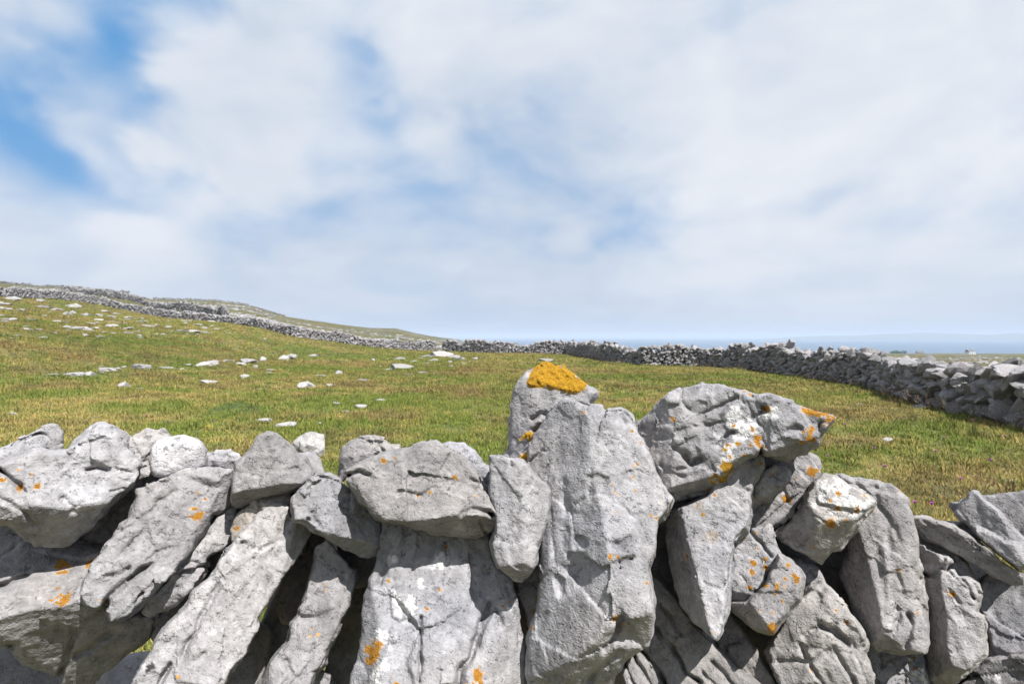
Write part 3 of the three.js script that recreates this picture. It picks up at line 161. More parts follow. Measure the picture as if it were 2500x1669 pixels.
// ---------------------------------------------------------------- helpers
const tag = (o, label, category, group, kind) => { if (label) o.userData.label = label; if (category) o.userData.category = category; if (group) o.userData.group = group; if (kind) o.userData.kind = kind; return o; };
const taken = {};
const numbered = (n) => { const k = taken[n] = (taken[n] ?? -1) + 1; return k ? n + '_' + String(k).padStart(3, '0') : n; };
const col = (r, g, b) => new THREE.Color().setRGB(r, g, b);
const lerpTable = (xs, ys, x) => { if (x <= xs[0]) return ys[0]; for (let i = 1; i < xs.length; i++) if (x <= xs[i]) return ys[i - 1] + (ys[i] - ys[i - 1]) * (x - xs[i - 1]) / (xs[i] - xs[i - 1]); return ys[ys.length - 1]; };
function mesh(name, geo, mat, parent) { const m = new THREE.Mesh(geo, mat); m.name = name; m.castShadow = m.receiveShadow = true; parent.add(m); return m; }
function tileNoise(N, seed, octs, fn) {        // periodic noise, several octaves; fn(values...) -> number
  const out = new Float32Array(N * N), r = rng(seed);
  for (const [cells, amp] of octs) {
    const g = new Float32Array(cells * cells); for (let i = 0; i < g.length; i++) g[i] = r() * 2 - 1;
    for (let y = 0; y < N; y++) { const fy = y / N * cells, yi = Math.floor(fy); let v = fy - yi; v = v * v * (3 - 2 * v); const y0 = (yi % cells) * cells, y1 = ((yi + 1) % cells) * cells;
      for (let x = 0; x < N; x++) { const fx = x / N * cells, xi = Math.floor(fx); let u = fx - xi; u = u * u * (3 - 2 * u); const x0 = xi % cells, x1 = (xi + 1) % cells;
        const a = g[y0 + x0] + (g[y0 + x1] - g[y0 + x0]) * u, b = g[y1 + x0] + (g[y1 + x1] - g[y1 + x0]) * u; out[y * N + x] += amp * (a + (b - a) * v); } }
  }
  return out;
}
function dataTex(N, f, srgb) { const d = new Uint8Array(N * N * 4); for (let i = 0; i < N * N; i++) { const c = f(i); d[i * 4] = clamp(c[0], 0, 255); d[i * 4 + 1] = clamp(c[1], 0, 255); d[i * 4 + 2] = clamp(c[2], 0, 255); d[i * 4 + 3] = 255; }
  const t = new THREE.DataTexture(d, N, N); t.wrapS = t.wrapT = THREE.RepeatWrapping; t.magFilter = THREE.LinearFilter; t.minFilter = THREE.LinearMipmapLinearFilter; t.generateMipmaps = true; if (srgb) t.colorSpace = THREE.SRGBColorSpace; t.needsUpdate = true; return t; }
function boxUV(geo, s) { const p = geo.attributes.position.array, n = geo.attributes.normal.array, uv = new Float32Array(p.length / 3 * 2);
  for (let i = 0, k = 0; i < p.length; i += 3, k += 2) { const ax = Math.abs(n[i]), ay = Math.abs(n[i + 1]), az = Math.abs(n[i + 2]);
    if (az >= ax && az >= ay) { uv[k] = p[i] * s; uv[k + 1] = p[i + 1] * s; } else if (ax >= ay) { uv[k] = p[i + 2] * s; uv[k + 1] = p[i + 1] * s; } else { uv[k] = p[i] * s; uv[k + 1] = p[i + 2] * s; } }
  geo.setAttribute('uv', new THREE.BufferAttribute(uv, 2)); return geo; }

// ---------------------------------------------------------------- textures and materials (uv in metres, see the repeat of each)
const GN = 1024;
const grainA = tileNoise(GN, 21, [[16, 0.5], [40, 0.5], [96, 0.45], [220, 0.4], [500, 0.3]]);
const grainB = tileNoise(GN, 22, [[24, 0.5], [64, 0.5], [160, 0.6], [400, 0.5]]);
const stoneMap = dataTex(GN, (i) => { let v = 238 + 22 * grainA[i] + 12 * grainB[i]; if (grainB[i] < -0.78) v -= 46 * Math.min(1, (-0.78 - grainB[i]) * 4); if (grainB[i] > 0.95) v += 22; return [v, v * 0.992, v * 0.996]; }, true);
const stoneBump = dataTex(GN, (i) => { let v = 140 + 52 * grainA[i] + 26 * grainB[i]; if (grainB[i] < -0.7) v -= 70 * Math.min(1, (-0.7 - grainB[i]) * 3); return [v, v, v]; });
const mStone = new THREE.MeshStandardMaterial({ vertexColors: true, map: stoneMap, bumpMap: stoneBump, bumpScale: 0.0045, roughness: 0.93 });
const lichA = tileNoise(512, 31, [[60, 0.5], [130, 0.7], [256, 0.5]]);
const lichenBump = dataTex(512, (i) => { const v = 128 + 90 * lichA[i]; return [v, v, v]; });
const lichenMap = dataTex(512, (i) => { const v = 236 + 26 * lichA[i]; return [v, v - 4 + 10 * lichA[i], v - 20]; }, true);
const mLichen = new THREE.MeshStandardMaterial({ vertexColors: true, map: lichenMap, bumpMap: lichenBump, bumpScale: 0.008, roughness: 1 });
const farStoneMats = [0.25, 0.21, 0.28, 0.23, 0.31].map((a, i) => new THREE.MeshStandardMaterial({ color: col(a * (1 + 0.02 * (i % 3)), a * 0.99, a * (1.01 - 0.03 * (i % 2))), map: stoneMap, bumpMap: stoneBump, bumpScale: 0.01, roughness: 0.95 }));

// ---------------------------------------------------------------- the ground: field, hill, coastal slope
const RX = [-400, -200, -90, -54, -51.6, -45.6, -38.8, -29.8, -23.8, -20.3, -17.6, -13.9, -11.8, -8.5, -5, 400];
const RY = [24, 15, 8.5, 6.1, 5.5, 4.4, 3.6, 3.05, 2.35, 1.7, 1.2, 0.5, 0.22, 0.05, 0, 0];
function rise(X) { let s = 0; for (let k = -2; k <= 2; k++) s += lerpTable(RX, RY, X + k * 0.9); return s / 5; }
const fieldEdge = (u) => lerpTable(DATA.ridge.u, DATA.ridge.d, u);
function ground(X, Z) {
  const d = -Z;
  let bump = 0.05 * vn(X * 0.35, 3.3, Z * 0.35) + 0.025 * vn(X * 1.1, 7.3, Z * 1.1);
  const mx = X + 5.8, mz = d - 11.9; bump += 0.2 * Math.exp(-(mx * mx / 0.3 + mz * mz / 0.25));   // a mossy hummock
  if (d < 4) return rise(X) + bump * clamp(d / 4, 0, 1);
  const u = clamp(X / d, -1.9, 1.9), dw = fieldEdge(u);
  if (d <= dw) return rise(X) + bump;
  const D = lerpTable(DATA.sky.u, DATA.sky.D, u), e = lerpTable(DATA.sky.u, DATA.sky.e, u), h0 = rise(u * dw), hs = EYE + e * D;
  const t = (d - dw) / (D - dw);
  if (t < 1) return mix(h0, hs, t) + bump + (0.5 * vn(X * 0.06, 1.2, Z * 0.06) + 0.25 * vn(X * 0.17, 5.2, Z * 0.17)) * Math.sin(Math.PI * t) * clamp(D / 200, 0, 2);
  return Math.max(-45, hs - 0.06 * (d - D) + bump);
}
function groundColor(X, Z, out) {
  const d = Math.max(0, -Z), u = d > 4 ? X / d : 0, dw = d > 4 ? fieldEdge(clamp(u, -1.9, 1.9)) : 99;
  const p1 = fbm(X * 0.22, 2.2, Z * 0.22, 4), p2 = fbm(X * 0.9, 8.1, Z * 0.9, 4), p3 = fbm(X * 3.1, 4.1, Z * 3.1, 3);
  let g = clamp(0.55 + 0.10 * sstep(8, 25, d) + 1.2 * p1 + 1.5 * p2 + 0.8 * p3, 0, 1);       // 0 lush, 1 dry
  let r = mix(0.080, 0.172, g), gg = mix(0.102, 0.143, g), b = mix(0.013, 0.041, g);
  { const mx = X + 5.8, mz = d - 11.9, k = sstep(1.3, 0.5, (mx * mx / 0.3 + mz * mz / 0.25) + 0.5 * p3); r = mix(r, 0.06, k); gg = mix(gg, 0.085, k); b = mix(b, 0.01, k); if (k > 0.5) g = -1; }
  const dk = sstep(0.1, 0.6, p2 - p3 * 0.5 + 0.15) * 0.42; r *= 1 - dk; gg *= 1 - dk; b *= 1 - dk;
  const rust = sstep(0.12, 0.42, fbm(X * 0.12 + 4, 1.7, Z * 0.3, 3) + 0.12 * p3) * 0.45; r = mix(r, 0.145, rust); gg = mix(gg, 0.095, rust); b = mix(b, 0.036, rust);
  if (d > dw) {                                                     // beyond the walls: thin turf over limestone pavement
    const rock = sstep(0.10, 0.22, fbm(X * 0.05 + 2, 0.7, Z * 0.11, 5) + 0.35 * fbm(X * 0.6, 3, Z * 1.2, 3));
    const k = 0.45 * rock; r = mix(r * 0.8, 0.18, k); gg = mix(gg * 0.78, 0.178, k); b = mix(b, 0.19, k);
  }
  out[0] = r; out[1] = gg; out[2] = b; return g;
}
{
  const th = []; for (let a = -180; a < -60; a += 4) th.push(a); for (let a = -60; a < -48; a += 1) th.push(a); for (let a = -48; a < 48; a += 0.3) th.push(a); for (let a = 48; a < 60; a += 1) th.push(a); for (let a = 60; a < 180; a += 4) th.push(a); th.push(180);
  const rs = [0.02]; let r = 0.6; while (r < 2200) { rs.push(r); r *= r < 90 ? 1.028 : 1.04; } rs.push(2400);
  const P = [], C = [], U = [], I = [], c = [0, 0, 0], n = th.length;
  for (const rr of rs) for (const a of th) { const X = rr * Math.sin(a * R), Z = -rr * Math.cos(a * R); P.push(X, ground(X, Z), Z); groundColor(X, Z, c); C.push(c[0], c[1], c[2]); U.push(X, Z); }
  for (let j = 0; j < rs.length - 1; j++) for (let i = 0; i < n - 1; i++) { const a = j * n + i, b = a + 1, e = a + n, f = e + 1; I.push(a, b, e, b, f, e); }
  const g = new THREE.BufferGeometry(); g.setAttribute('position', new THREE.Float32BufferAttribute(P, 3)); g.setAttribute('color', new THREE.Float32BufferAttribute(C, 3)); g.setAttribute('uv', new THREE.Float32BufferAttribute(U, 2)); g.setIndex(I); g.computeVertexNormals();
  const t1 = tileNoise(512, 41, [[8, 0.3], [20, 0.4], [50, 0.5], [120, 0.6], [256, 0.5]]);
  const tm = dataTex(512, (i) => { const v = 228 + 42 * t1[i]; return [v + 6 * t1[i], v, v - 10 * t1[i]]; }, true); tm.repeat.set(0.31, 0.31);
  const tb = dataTex(512, (i) => { const v = 128 + 70 * t1[i]; return [v, v, v]; }); tb.repeat.set(0.31, 0.31);
  const m = mesh('ground', g, new THREE.MeshStandardMaterial({ vertexColors: true, map: tm, bumpMap: tb, bumpScale: 0.05, roughness: 1 }), scene);
  tag(m, 'grassy field rising to a limestone hill and falling to the coast', null, null, 'structure');
}
{ // the sea
  const t1 = tileNoise(512, 43, [[6, 0.6], [14, 0.6], [34, 0.5], [80, 0.4], [180, 0.3]]);
  const tb = dataTex(512, (i) => { const v = 128 + 60 * t1[i]; return [v, v, v]; }); tb.repeat.set(600, 600);
  const g = new THREE.PlaneGeometry(52000, 52000, 8, 8); g.rotateX(-Math.PI / 2);
  const m = mesh('sea', g, new THREE.MeshStandardMaterial({ color: col(0.018, 0.07, 0.13), roughness: 0.32, bumpMap: tb, bumpScale: 0.8 }), scene); m.position.y = -29.6;
  tag(m, 'pale blue sea fading into haze on the horizon', null, null, 'structure');
}
{ // low headland far off across the water, and hazy hills beyond the sea
  const head = (name, label, az, dist, len, wid, hgt, seed) => {
    const nx = 60, nz = 16, g = new THREE.PlaneGeometry(len, wid, nx, nz); g.rotateX(-Math.PI / 2); const p = g.attributes.position;
    for (let i = 0; i < p.count; i++) { const x = p.getX(i), z = p.getZ(i), e = Math.max(0, 1 - Math.pow(Math.abs(2 * x / len), 2.4)) * Math.max(0, 1 - Math.pow(Math.abs(2 * z / wid), 2)); p.setY(i, hgt * e * (1 + 0.3 * vn(x / len * 7, seed, z / wid * 2) + 0.12 * vn(x / len * 25, seed + 3, 0)) - hgt * 0.05); }
    g.computeVertexNormals(); const m = mesh(name, g, new THREE.MeshStandardMaterial({ color: col(0.07, 0.08, 0.05), roughness: 1 }), scene);
    m.position.set(Math.sin(az * R) * dist, -29.7, -Math.cos(az * R) * dist); m.rotation.y = -az * R; tag(m, label, null, null, 'structure');
  };
  head('headland', 'low dark headland beyond the corner where the walls meet', -0.6, 1150, 150, 90, 19, 3);
  head('distant_hills', 'hazy blue hills along the horizon over the sea', 40, 7000, 4200, 1200, 78, 9);
}

// ---------------------------------------------------------------- the near wall, stone by stone
// Each stone: position and turn of its own axes, its outline seen from the front in millimetres, thickness before and behind that section,
// the planes its face is broken into, its cracks, pits and lichens.
function polyDist(P, x, y) { let d = 1e9, s = 1; const n = P.length;
  for (let i = 0, j = n - 2; i < n; j = i, i += 2) { const ex = P[j] - P[i], ey = P[j + 1] - P[i + 1], wx = x - P[i], wy = y - P[i + 1], t = clamp((wx * ex + wy * ey) / (ex * ex + ey * ey + 1e-12), 0, 1), bx = wx - ex * t, by = wy - ey * t; const q = bx * bx + by * by; if (q < d) d = q;
    const c1 = y >= P[i + 1], c2 = y < P[j + 1], c3 = ex * wy > ey * wx; if ((c1 && c2 && c3) || (!c1 && !c2 && !c3)) s = -s; }
  return s * Math.sqrt(d); }
function lineDist(P, x, y) { let d = 1e9; for (let i = 0; i + 3 < P.length; i += 2) { const ex = P[i + 2] - P[i], ey = P[i + 3] - P[i + 1], wx = x - P[i], wy = y - P[i + 1], t = clamp((wx * ex + wy * ey) / (ex * ex + ey * ey + 1e-12), 0, 1), bx = wx - ex * t, by = wy - ey * t, q = bx * bx + by * by; if (q < d) d = q; } return Math.sqrt(d); }
const smax = (a, b, r) => { const h = Math.max(r - Math.abs(a - b), 0) / r; return Math.max(a, b) + h * h * r * 0.25; };
const hash3 = (x, y, z) => PERM[(PERM[(PERM[x & 255] + y) & 255] + z) & 255];
let chipEdge = 1;
function chips(x, y, z, seed) {                // broken faces: each nearest cell tilts the surface its own way
  const xi = Math.floor(x), yi = Math.floor(y), zi = Math.floor(z); let best = 1e9, next = 1e9, bh = 0, bx = 0, by = 0, bz = 0;
  for (let i = -1; i <= 1; i++) for (let j = -1; j <= 1; j++) for (let k = -1; k <= 1; k++) {
    const h = hash3(xi + i + seed, yi + j, zi + k), cx = xi + i + 0.5 + 0.45 * GV[h], cy = yi + j + 0.5 + 0.45 * GV[(h + 71) & 255], cz = zi + k + 0.5 + 0.45 * GV[(h + 143) & 255];
    const dx = x - cx, dy = y - cy, dz = z - cz, q = dx * dx + dy * dy + dz * dz; if (q < best) { next = best; best = q; bh = h; bx = dx; by = dy; bz = dz; } else if (q < next) next = q; }
  chipEdge = Math.sqrt(next) - Math.sqrt(best);
  return GV[(bh + 31) & 255] * bx + GV[(bh + 97) & 255] * by + GV[(bh + 201) & 255] * bz + 0.35 * GV[(bh + 55) & 255];
}
function buildStone(s, idx) {
  const P = s.o.map((v) => v / 1000), f = s.f / 1000, bk = s.b / 1000, rr = s.r / 1000 * 0.3, rnd = rng(1000 + idx * 7), sd = idx * 13.7, rough = 0.74 * (s.rough ?? 1);
  const h = s.back ? 0.008 : 0.0034, hz = s.back ? 0.01 : 0.0055;
  let x0 = 1e9, x1 = -1e9, y0 = 1e9, y1 = -1e9; for (let i = 0; i < P.length; i += 2) { x0 = Math.min(x0, P[i]); x1 = Math.max(x1, P[i]); y0 = Math.min(y0, P[i + 1]); y1 = Math.max(y1, P[i + 1]); }
  const pad = 0.024; x0 -= pad; x1 += pad; y0 -= pad; y1 += pad;
  const z0 = -bk - 0.03, z1 = f * 1.35 + 0.03;
  const nx = Math.ceil((x1 - x0) / h) + 1, ny = Math.ceil((y1 - y0) / h) + 1, nz = Math.ceil((z1 - z0) / hz) + 1;
  const pl = (s.pl ?? [[0, 0, s.f, (rnd() - 0.5) * 0.4, -0.1 - rnd() * 0.2]]).map((p) => [p[0] / 1000, p[1] / 1000, p[2] / 1000, p[3], p[4]]);
  for (let it = 0; it < 3; it++) for (const p of pl) { let lo = 1; for (let i = 0; i < P.length; i += 2) { const at = (q) => q[2] + q[3] * (P[i] - q[0]) + q[4] * (P[i + 1] - q[1]), v = at(p); if (pl.every((q) => at(q) >= v - 1e-6)) lo = Math.min(lo, v); } if (lo < 0.006) p[2] += 0.006 - lo; }   // every face meets the stone's outline
  const cr = (s.cr ?? []).map((c) => [c[0] / 1000, c[1] / 1000, c[2].map((v) => v / 1000)]);
  const pt = (s.pt ?? []).map((p) => p.map((v) => v / 1000));
  const caps = (s.cap ?? []).map((c) => c.map((v) => v / 1000));
  const ga = (s.g ?? 20 + rnd() * 60) * R, cg = Math.cos(ga), sg = Math.sin(ga);
  const S = new Float32Array(nx * ny), Hh = new Float32Array(nx * ny), Cc = new Float32Array(nx * ny), Kk = caps.length ? new Float32Array(nx * ny) : null;
  for (let j = 0; j < ny; j++) for (let i = 0; i < nx; i++) {
    const x = x0 + i * h, y = y0 + j * h, q = j * nx + i;
    S[q] = polyDist(P, x, y) - (s.back ? 0.014 : 0.005) + 0.0035 * vn(x * 28 + sd, y * 28, 1.1) + 0.0022 * vn(x * 75 + sd, y * 75, 5.1);
    let H = 1e9; const jx = x + 0.006 * vn(x * 14, y * 14, sd), jy = y + 0.006 * vn(x * 14 + 9, y * 14, sd);
    for (const p of pl) { const v = p[2] + p[3] * (jx - p[0]) + p[4] * (jy - p[1]); H = -smax(-H, -v, 0.004); }
    H = Math.min(H, f * 1.3);
    let C = 0; if (S[q] < 0.02) { const wx = x + 0.004 * vn(x * 60, y * 60, sd + 2), wy = y + 0.004 * vn(x * 60 + 7, y * 60, sd + 2);
      for (const c of cr) { const d = lineDist(c[2], wx, wy) / c[1]; if (d < 2.2) C = Math.max(C, 1.45 * c[0] * Math.exp(-d * d * 2) * (0.75 + 0.5 * vn(x * 40, y * 40, sd + 8))); }
      for (const p of pt) { const dx = (wx + 0.012 * vn(x * 30, y * 30, 8) - p[0]) / p[2], dy = (wy + 0.012 * vn(x * 30 + 4, y * 30, 8) - p[1]) / p[2], d2 = dx * dx + dy * dy; if (d2 < 1) C = Math.max(C, p[3] * Math.pow(1 - d2, 0.8)); } }
    Cc[q] = C; Hh[q] = H;
    if (Kk) { let k = -1; for (const c of caps) k = Math.max(k, -polyDist(c, x + 0.003 * vn(x * 120, y * 120, 3), y + 0.003 * vn(x * 120 + 5, y * 120, 3))); Kk[q] = k; }
  }
  const N = nx * ny, V = new Float32Array(N * nz);
  for (let k = 0; k < nz; k++) { const z = z0 + k * hz; for (let j = 0; j < ny; j++) for (let i = 0; i < nx; i++) {
    const q = j * nx + i, side = S[q] + (z > 0 ? 0.12 * z : -0.10 * z);
    let d = side > 0.05 ? side : smax(smax(side, (z - Hh[q]) * 0.82, rr), -z - bk, 0.03);
    if (d > -0.032 && d < 0.03) {
      const x = x0 + i * h, y = y0 + j * h;
      const gx = (x * cg + y * sg), gy = (-x * sg + y * cg);                      // along and across the grain
      const wx = x + 0.004 * vn(x * 18, y * 18, z * 18 + sd), wy = y + 0.004 * vn(x * 18 + 5, y * 18, z * 18 + sd), wz = z;
      d += 0.0045 * fbm(x * 6 + sd, y * 6, z * 6, 2);
      if (!s.back) d += 0.012 * (0.4 + 0.6 * rough) * sstep(0.0, 0.035, -S[q]) * chips(wx * 6.5 + sd, wy * 6.5, wz * 6.5, 91 + idx);
      if (!s.back && chipEdge < 0.09) d += 0.0045 * rough * Math.exp(-chipEdge * chipEdge / 0.0012) * sstep(-0.1, 0.35, vn(x * 9 + sd, y * 9, z * 9 + 30));
      d += rough * 0.0065 * fbm(gx * 6 + sd, gy * 42, z * 30, 3);
      if (!s.back) {
        d += rough * 0.0062 * chips(wx * 15 + sd, wy * 13, wz * 13, 3 + idx);
        d += rough * 0.0042 * chips(wx * 34 + sd, wy * 34, wz * 34, 41 + idx) * sstep(-0.35, 0.3, vn(x * 9 + sd, y * 9, z * 9 + 4));
        { const fr = fbm(x * 85 + sd, y * 85, z * 85, 2); d += rough * (0.0016 * fr + 0.0036 * Math.max(0, fbm(x * 55 + sd, y * 55, z * 55, 2) - 0.10)); }
        if (z > -0.02) d += Cc[q];
        if (Kk && Kk[q] > 0 && z > -0.06) d -= Math.min(0.008, Kk[q] * 1.2) * (0.75 + 0.9 * vn(x * 150, y * 150, z * 150));
      }
    }
    V[k * N + q] = d;
  } }
  // surface nets
  const id = new Int32Array(N * nz).fill(-1), pos = [], idxs = [];
  const off = [0, 1, nx, nx + 1, N, N + 1, N + nx, N + nx + 1], E = [[0, 1], [2, 3], [4, 5], [6, 7], [0, 2], [1, 3], [4, 6], [5, 7], [0, 4], [1, 5], [2, 6], [3, 7]];
  for (let k = 0; k < nz - 1; k++) for (let j = 0; j < ny - 1; j++) { let base = k * N + j * nx; for (let i = 0; i < nx - 1; i++, base++) {
    let m = 0; for (let c = 0; c < 8; c++) if (V[base + off[c]] < 0) m |= 1 << c; if (m === 0 || m === 255) continue;
    let n = 0, px = 0, py = 0, pz = 0; for (const [a, b] of E) { const sa = (m >> a) & 1, sb = (m >> b) & 1; if (sa === sb) continue; const va = V[base + off[a]], vb = V[base + off[b]], t = va / (va - vb);
      px += (a & 1) + t * ((b & 1) - (a & 1)); py += ((a >> 1) & 1) + t * (((b >> 1) & 1) - ((a >> 1) & 1)); pz += (a >> 2) + t * ((b >> 2) - (a >> 2)); n++; }
    id[base] = pos.length / 3; pos.push(x0 + (i + px / n) * h, y0 + (j + py / n) * h, z0 + (k + pz / n) * hz);
  } }
  const quad = (a, b, c, d, flip) => { if (a < 0 || b < 0 || c < 0 || d < 0) return; if (flip) idxs.push(a, c, b, b, c, d); else idxs.push(a, b, c, b, d, c); };
  for (let k = 1; k < nz - 1; k++) for (let j = 1; j < ny - 1; j++) for (let i = 1; i < nx - 1; i++) { const q = k * N + j * nx + i, sgn = V[q] < 0;
    if (sgn !== V[q + 1] < 0) quad(id[q - N - nx], id[q - N], id[q - nx], id[q], !sgn);
    if (sgn !== V[q + nx] < 0) quad(id[q - N - 1], id[q - N], id[q - 1], id[q], sgn);
    if (sgn !== V[q + N] < 0) quad(id[q - nx - 1], id[q - nx], id[q - 1], id[q], !sgn);
  }
  // coarser behind, where nothing is seen
  const map = new Int32Array(pos.length / 3), cell = new Map(), np = [], cnt = [];
  for (let v = 0; v < map.length; v++) { const x = pos[v * 3], y = pos[v * 3 + 1], z = pos[v * 3 + 2];
    if (z > -0.045) { map[v] = np.length / 3; np.push(x, y, z); cnt.push(1); continue; }
    const c = s.back ? 0.02 : z > -0.1 ? 0.008 : 0.018, key = c + '_' + Math.floor(x / c) + '_' + Math.floor(y / c) + '_' + Math.floor(z / c); let t = cell.get(key);
    if (t === undefined) { t = np.length / 3; cell.set(key, t); np.push(0, 0, 0); cnt.push(0); } np[t * 3] += x; np[t * 3 + 1] += y; np[t * 3 + 2] += z; cnt[t]++; map[v] = t; }
  for (let t = 0; t < cnt.length; t++) if (cnt[t] > 1) { np[t * 3] /= cnt[t]; np[t * 3 + 1] /= cnt[t]; np[t * 3 + 2] /= cnt[t]; }
  const I = []; for (let t = 0; t < idxs.length; t += 3) { const a = map[idxs[t]], b = map[idxs[t + 1]], c = map[idxs[t + 2]]; if (a !== b && b !== c && a !== c) I.push(a, b, c); }
  const g = new THREE.BufferGeometry(); g.setAttribute('position', new THREE.Float32BufferAttribute(np, 3)); g.setIndex(I); g.computeVertexNormals();
  // colours
  const nv = np.length / 3, C = new Float32Array(nv * 3), nor = g.attributes.normal.array, mask = new Uint8Array(nv), tone = (s.tone ?? 1) * (0.84 + 0.28 * rnd()), warm = (s.warm ?? 0) + 0.24 * (rnd() - 0.5), li = (s.li ?? []).map((l) => [l[0] / 1000, l[1] / 1000, l[2] / 1000 * (l[2] > 9 ? 1.2 : 0.85), l[3]]);
  const KIND = { o: [0.53, 0.245, 0.02], y: [0.50, 0.275, 0.008], w: [0.54, 0.54, 0.53], d: [0.03, 0.029, 0.027], b: [0.27, 0.205, 0.13], p: [0.36, 0.36, 0.355] };
  for (let v = 0; v < nv; v++) {
    const x = np[v * 3], y = np[v * 3 + 1], z = np[v * 3 + 2];
    const n1 = fbm(x * 8 + sd, y * 8, z * 8, 3), n2 = fbm(x * 38 + sd, y * 38, z * 38, 3), n3 = vn(x * 150 + sd, y * 150, z * 150), n4 = vn(x * 5 + sd + 3, y * 5, z * 5);
    let a = 0.265 * tone * (1 + 0.24 * n1 + 0.30 * n2 + 0.09 * n3);
    const stain = sstep(0.20, 0.45, fbm(x * 16 + sd + 9, y * 7, z * 16, 3) + 0.35 * n2 + 0.18 * n3); a *= 1 - 0.30 * stain;
    const pale = sstep(0.22, 0.4, fbm(x * 20 + sd + 40, y * 20, z * 20, 3) + 0.3 * n3); a *= 1 + 0.22 * pale;
    const w = clamp(warm + 0.3 * n4 + 0.05, -0.3, 0.8);
    let r = a * (1.005 + 0.10 * w), gg = a * (0.985 - 0.01 * w), b = a * (1.0 - 0.20 * w);
    if (nor[v * 3 + 2] > (Kk ? -0.9 : -0.2) && z > (Kk ? -0.12 : -0.07)) {
      const jx = x + 0.004 * vn(x * 70, y * 70, z * 70 + 5) + 0.002 * vn(x * 190, y * 190, z * 190), jy = y + 0.004 * vn(x * 70 + 8, y * 70, z * 70) + 0.002 * vn(x * 190 + 8, y * 190, z * 190);
      for (const l of li) { const dx = jx - l[0], dy = jy - l[1], d = Math.sqrt(dx * dx + dy * dy) / l[2]; if (d > 1.5) continue;
        const m = 1.0 - d + 0.75 * vn(x * 120 + sd, y * 120, z * 120) + 0.6 * n2, K = KIND[l[3]]; let k = l[3] === 'w' ? sstep(0.15, 0.45, m) * 0.9 : l[3] === 'b' || l[3] === 'p' ? sstep(-0.1, 0.9, m) * 0.5 : sstep(0.12, 0.3, m);
        if (k > 0) { const vv = 1 + 0.14 * n3; r = mix(r, K[0] * vv, k); gg = mix(gg, K[1] * vv, k); b = mix(b, K[2] * vv, k); if (k > 0.6 && (l[3] === 'o' || l[3] === 'y')) mask[v] = 1; } }
      if (Kk) { const q = Math.round((y - y0) / h) * nx + Math.round((x - x0) / h); if (Kk[q] > 0.0005) { const vv = 1 + 0.2 * vn(x * 150, y * 150, z * 150), hole = vn(x * 45, y * 45, 2.2) + 0.5 * vn(x * 140, y * 140, 6.2) > 0.78 - 0.5 * sstep(0.012, 0.0, Kk[q]) ? 1 : 0; if (!hole) { const bri = sstep(-0.4, 0.5, vn(x * 11 + 3, y * 11, 0.5)); r = mix(0.56, 0.70, bri) * vv; gg = mix(0.305, 0.385, bri) * vv; b = 0.008; mask[v] = 1; } } }
    }
    C[v * 3] = r; C[v * 3 + 1] = gg; C[v * 3 + 2] = b;
  }
  const uvOf = (v, ax) => ax === 2 ? [np[v * 3] * 2, np[v * 3 + 1] * 2] : ax === 0 ? [np[v * 3 + 2] * 2 + 0.3, np[v * 3 + 1] * 2] : [np[v * 3] * 2, np[v * 3 + 2] * 2 + 0.6];
  const cut = (list, k) => { const re = new Map(), p2 = [], n2 = [], c2 = [], u2 = [], i2 = [];      // a mesh of some triangles, each mapped from the side it faces
    for (let t = 0; t < list.length; t += 3) { let x = 0, y = 0, z = 0; for (let e = 0; e < 3; e++) { const v = list[t + e] * 3; x += nor[v]; y += nor[v + 1]; z += nor[v + 2]; } x = Math.abs(x); y = Math.abs(y); z = Math.abs(z) * 1.5; const ax = z >= x && z >= y ? 2 : x >= y ? 0 : 1;
      for (let e = 0; e < 3; e++) { const v = list[t + e], key = v * 3 + ax; let q = re.get(key); if (q === undefined) { q = p2.length / 3; re.set(key, q); p2.push(np[v * 3], np[v * 3 + 1], np[v * 3 + 2]); n2.push(nor[v * 3], nor[v * 3 + 1], nor[v * 3 + 2]); c2.push(C[v * 3], C[v * 3 + 1], C[v * 3 + 2]); const u = uvOf(v, ax); u2.push(u[0] * k, u[1] * k); } i2.push(q); } }
    const q = new THREE.BufferGeometry(); q.setAttribute('position', new THREE.Float32BufferAttribute(p2, 3)); q.setAttribute('normal', new THREE.Float32BufferAttribute(n2, 3)); q.setAttribute('color', new THREE.Float32BufferAttribute(c2, 3)); q.setAttribute('uv', new THREE.Float32BufferAttribute(u2, 2)); q.setIndex(i2); return q; };
  // lichen crusts become a mesh of their own
  const A = [], B = []; for (let t = 0; t < I.length; t += 3) (mask[I[t]] + mask[I[t + 1]] + mask[I[t + 2]] >= 2 ? B : A).push(I[t], I[t + 1], I[t + 2]);
  const lgs = [];
  if (B.length > 30) {
    const par = new Map(), find = (v) => { while (par.get(v) !== v) { par.set(v, par.get(par.get(v))); v = par.get(v); } return v; };
    for (const v of B) if (!par.has(v)) par.set(v, v);
    for (let t = 0; t < B.length; t += 3) { const a = find(B[t]); par.set(find(B[t + 1]), a); par.set(find(B[t + 2]), a); }
    const sets = new Map(); for (let t = 0; t < B.length; t += 3) { const a = find(B[t]); if (!sets.has(a)) sets.set(a, []); sets.get(a).push(B[t], B[t + 1], B[t + 2]); }
    const small = [];
    for (const l of sets.values()) { if (l.length >= 3 * 36) lgs.push([cut(l, 4), l.length]); else small.push(...l); }
    if (small.length) lgs.push([cut(small, 4), 0]);
  }
  return [cut(lgs.length ? A : I, 1), lgs, I.length / 3];
}
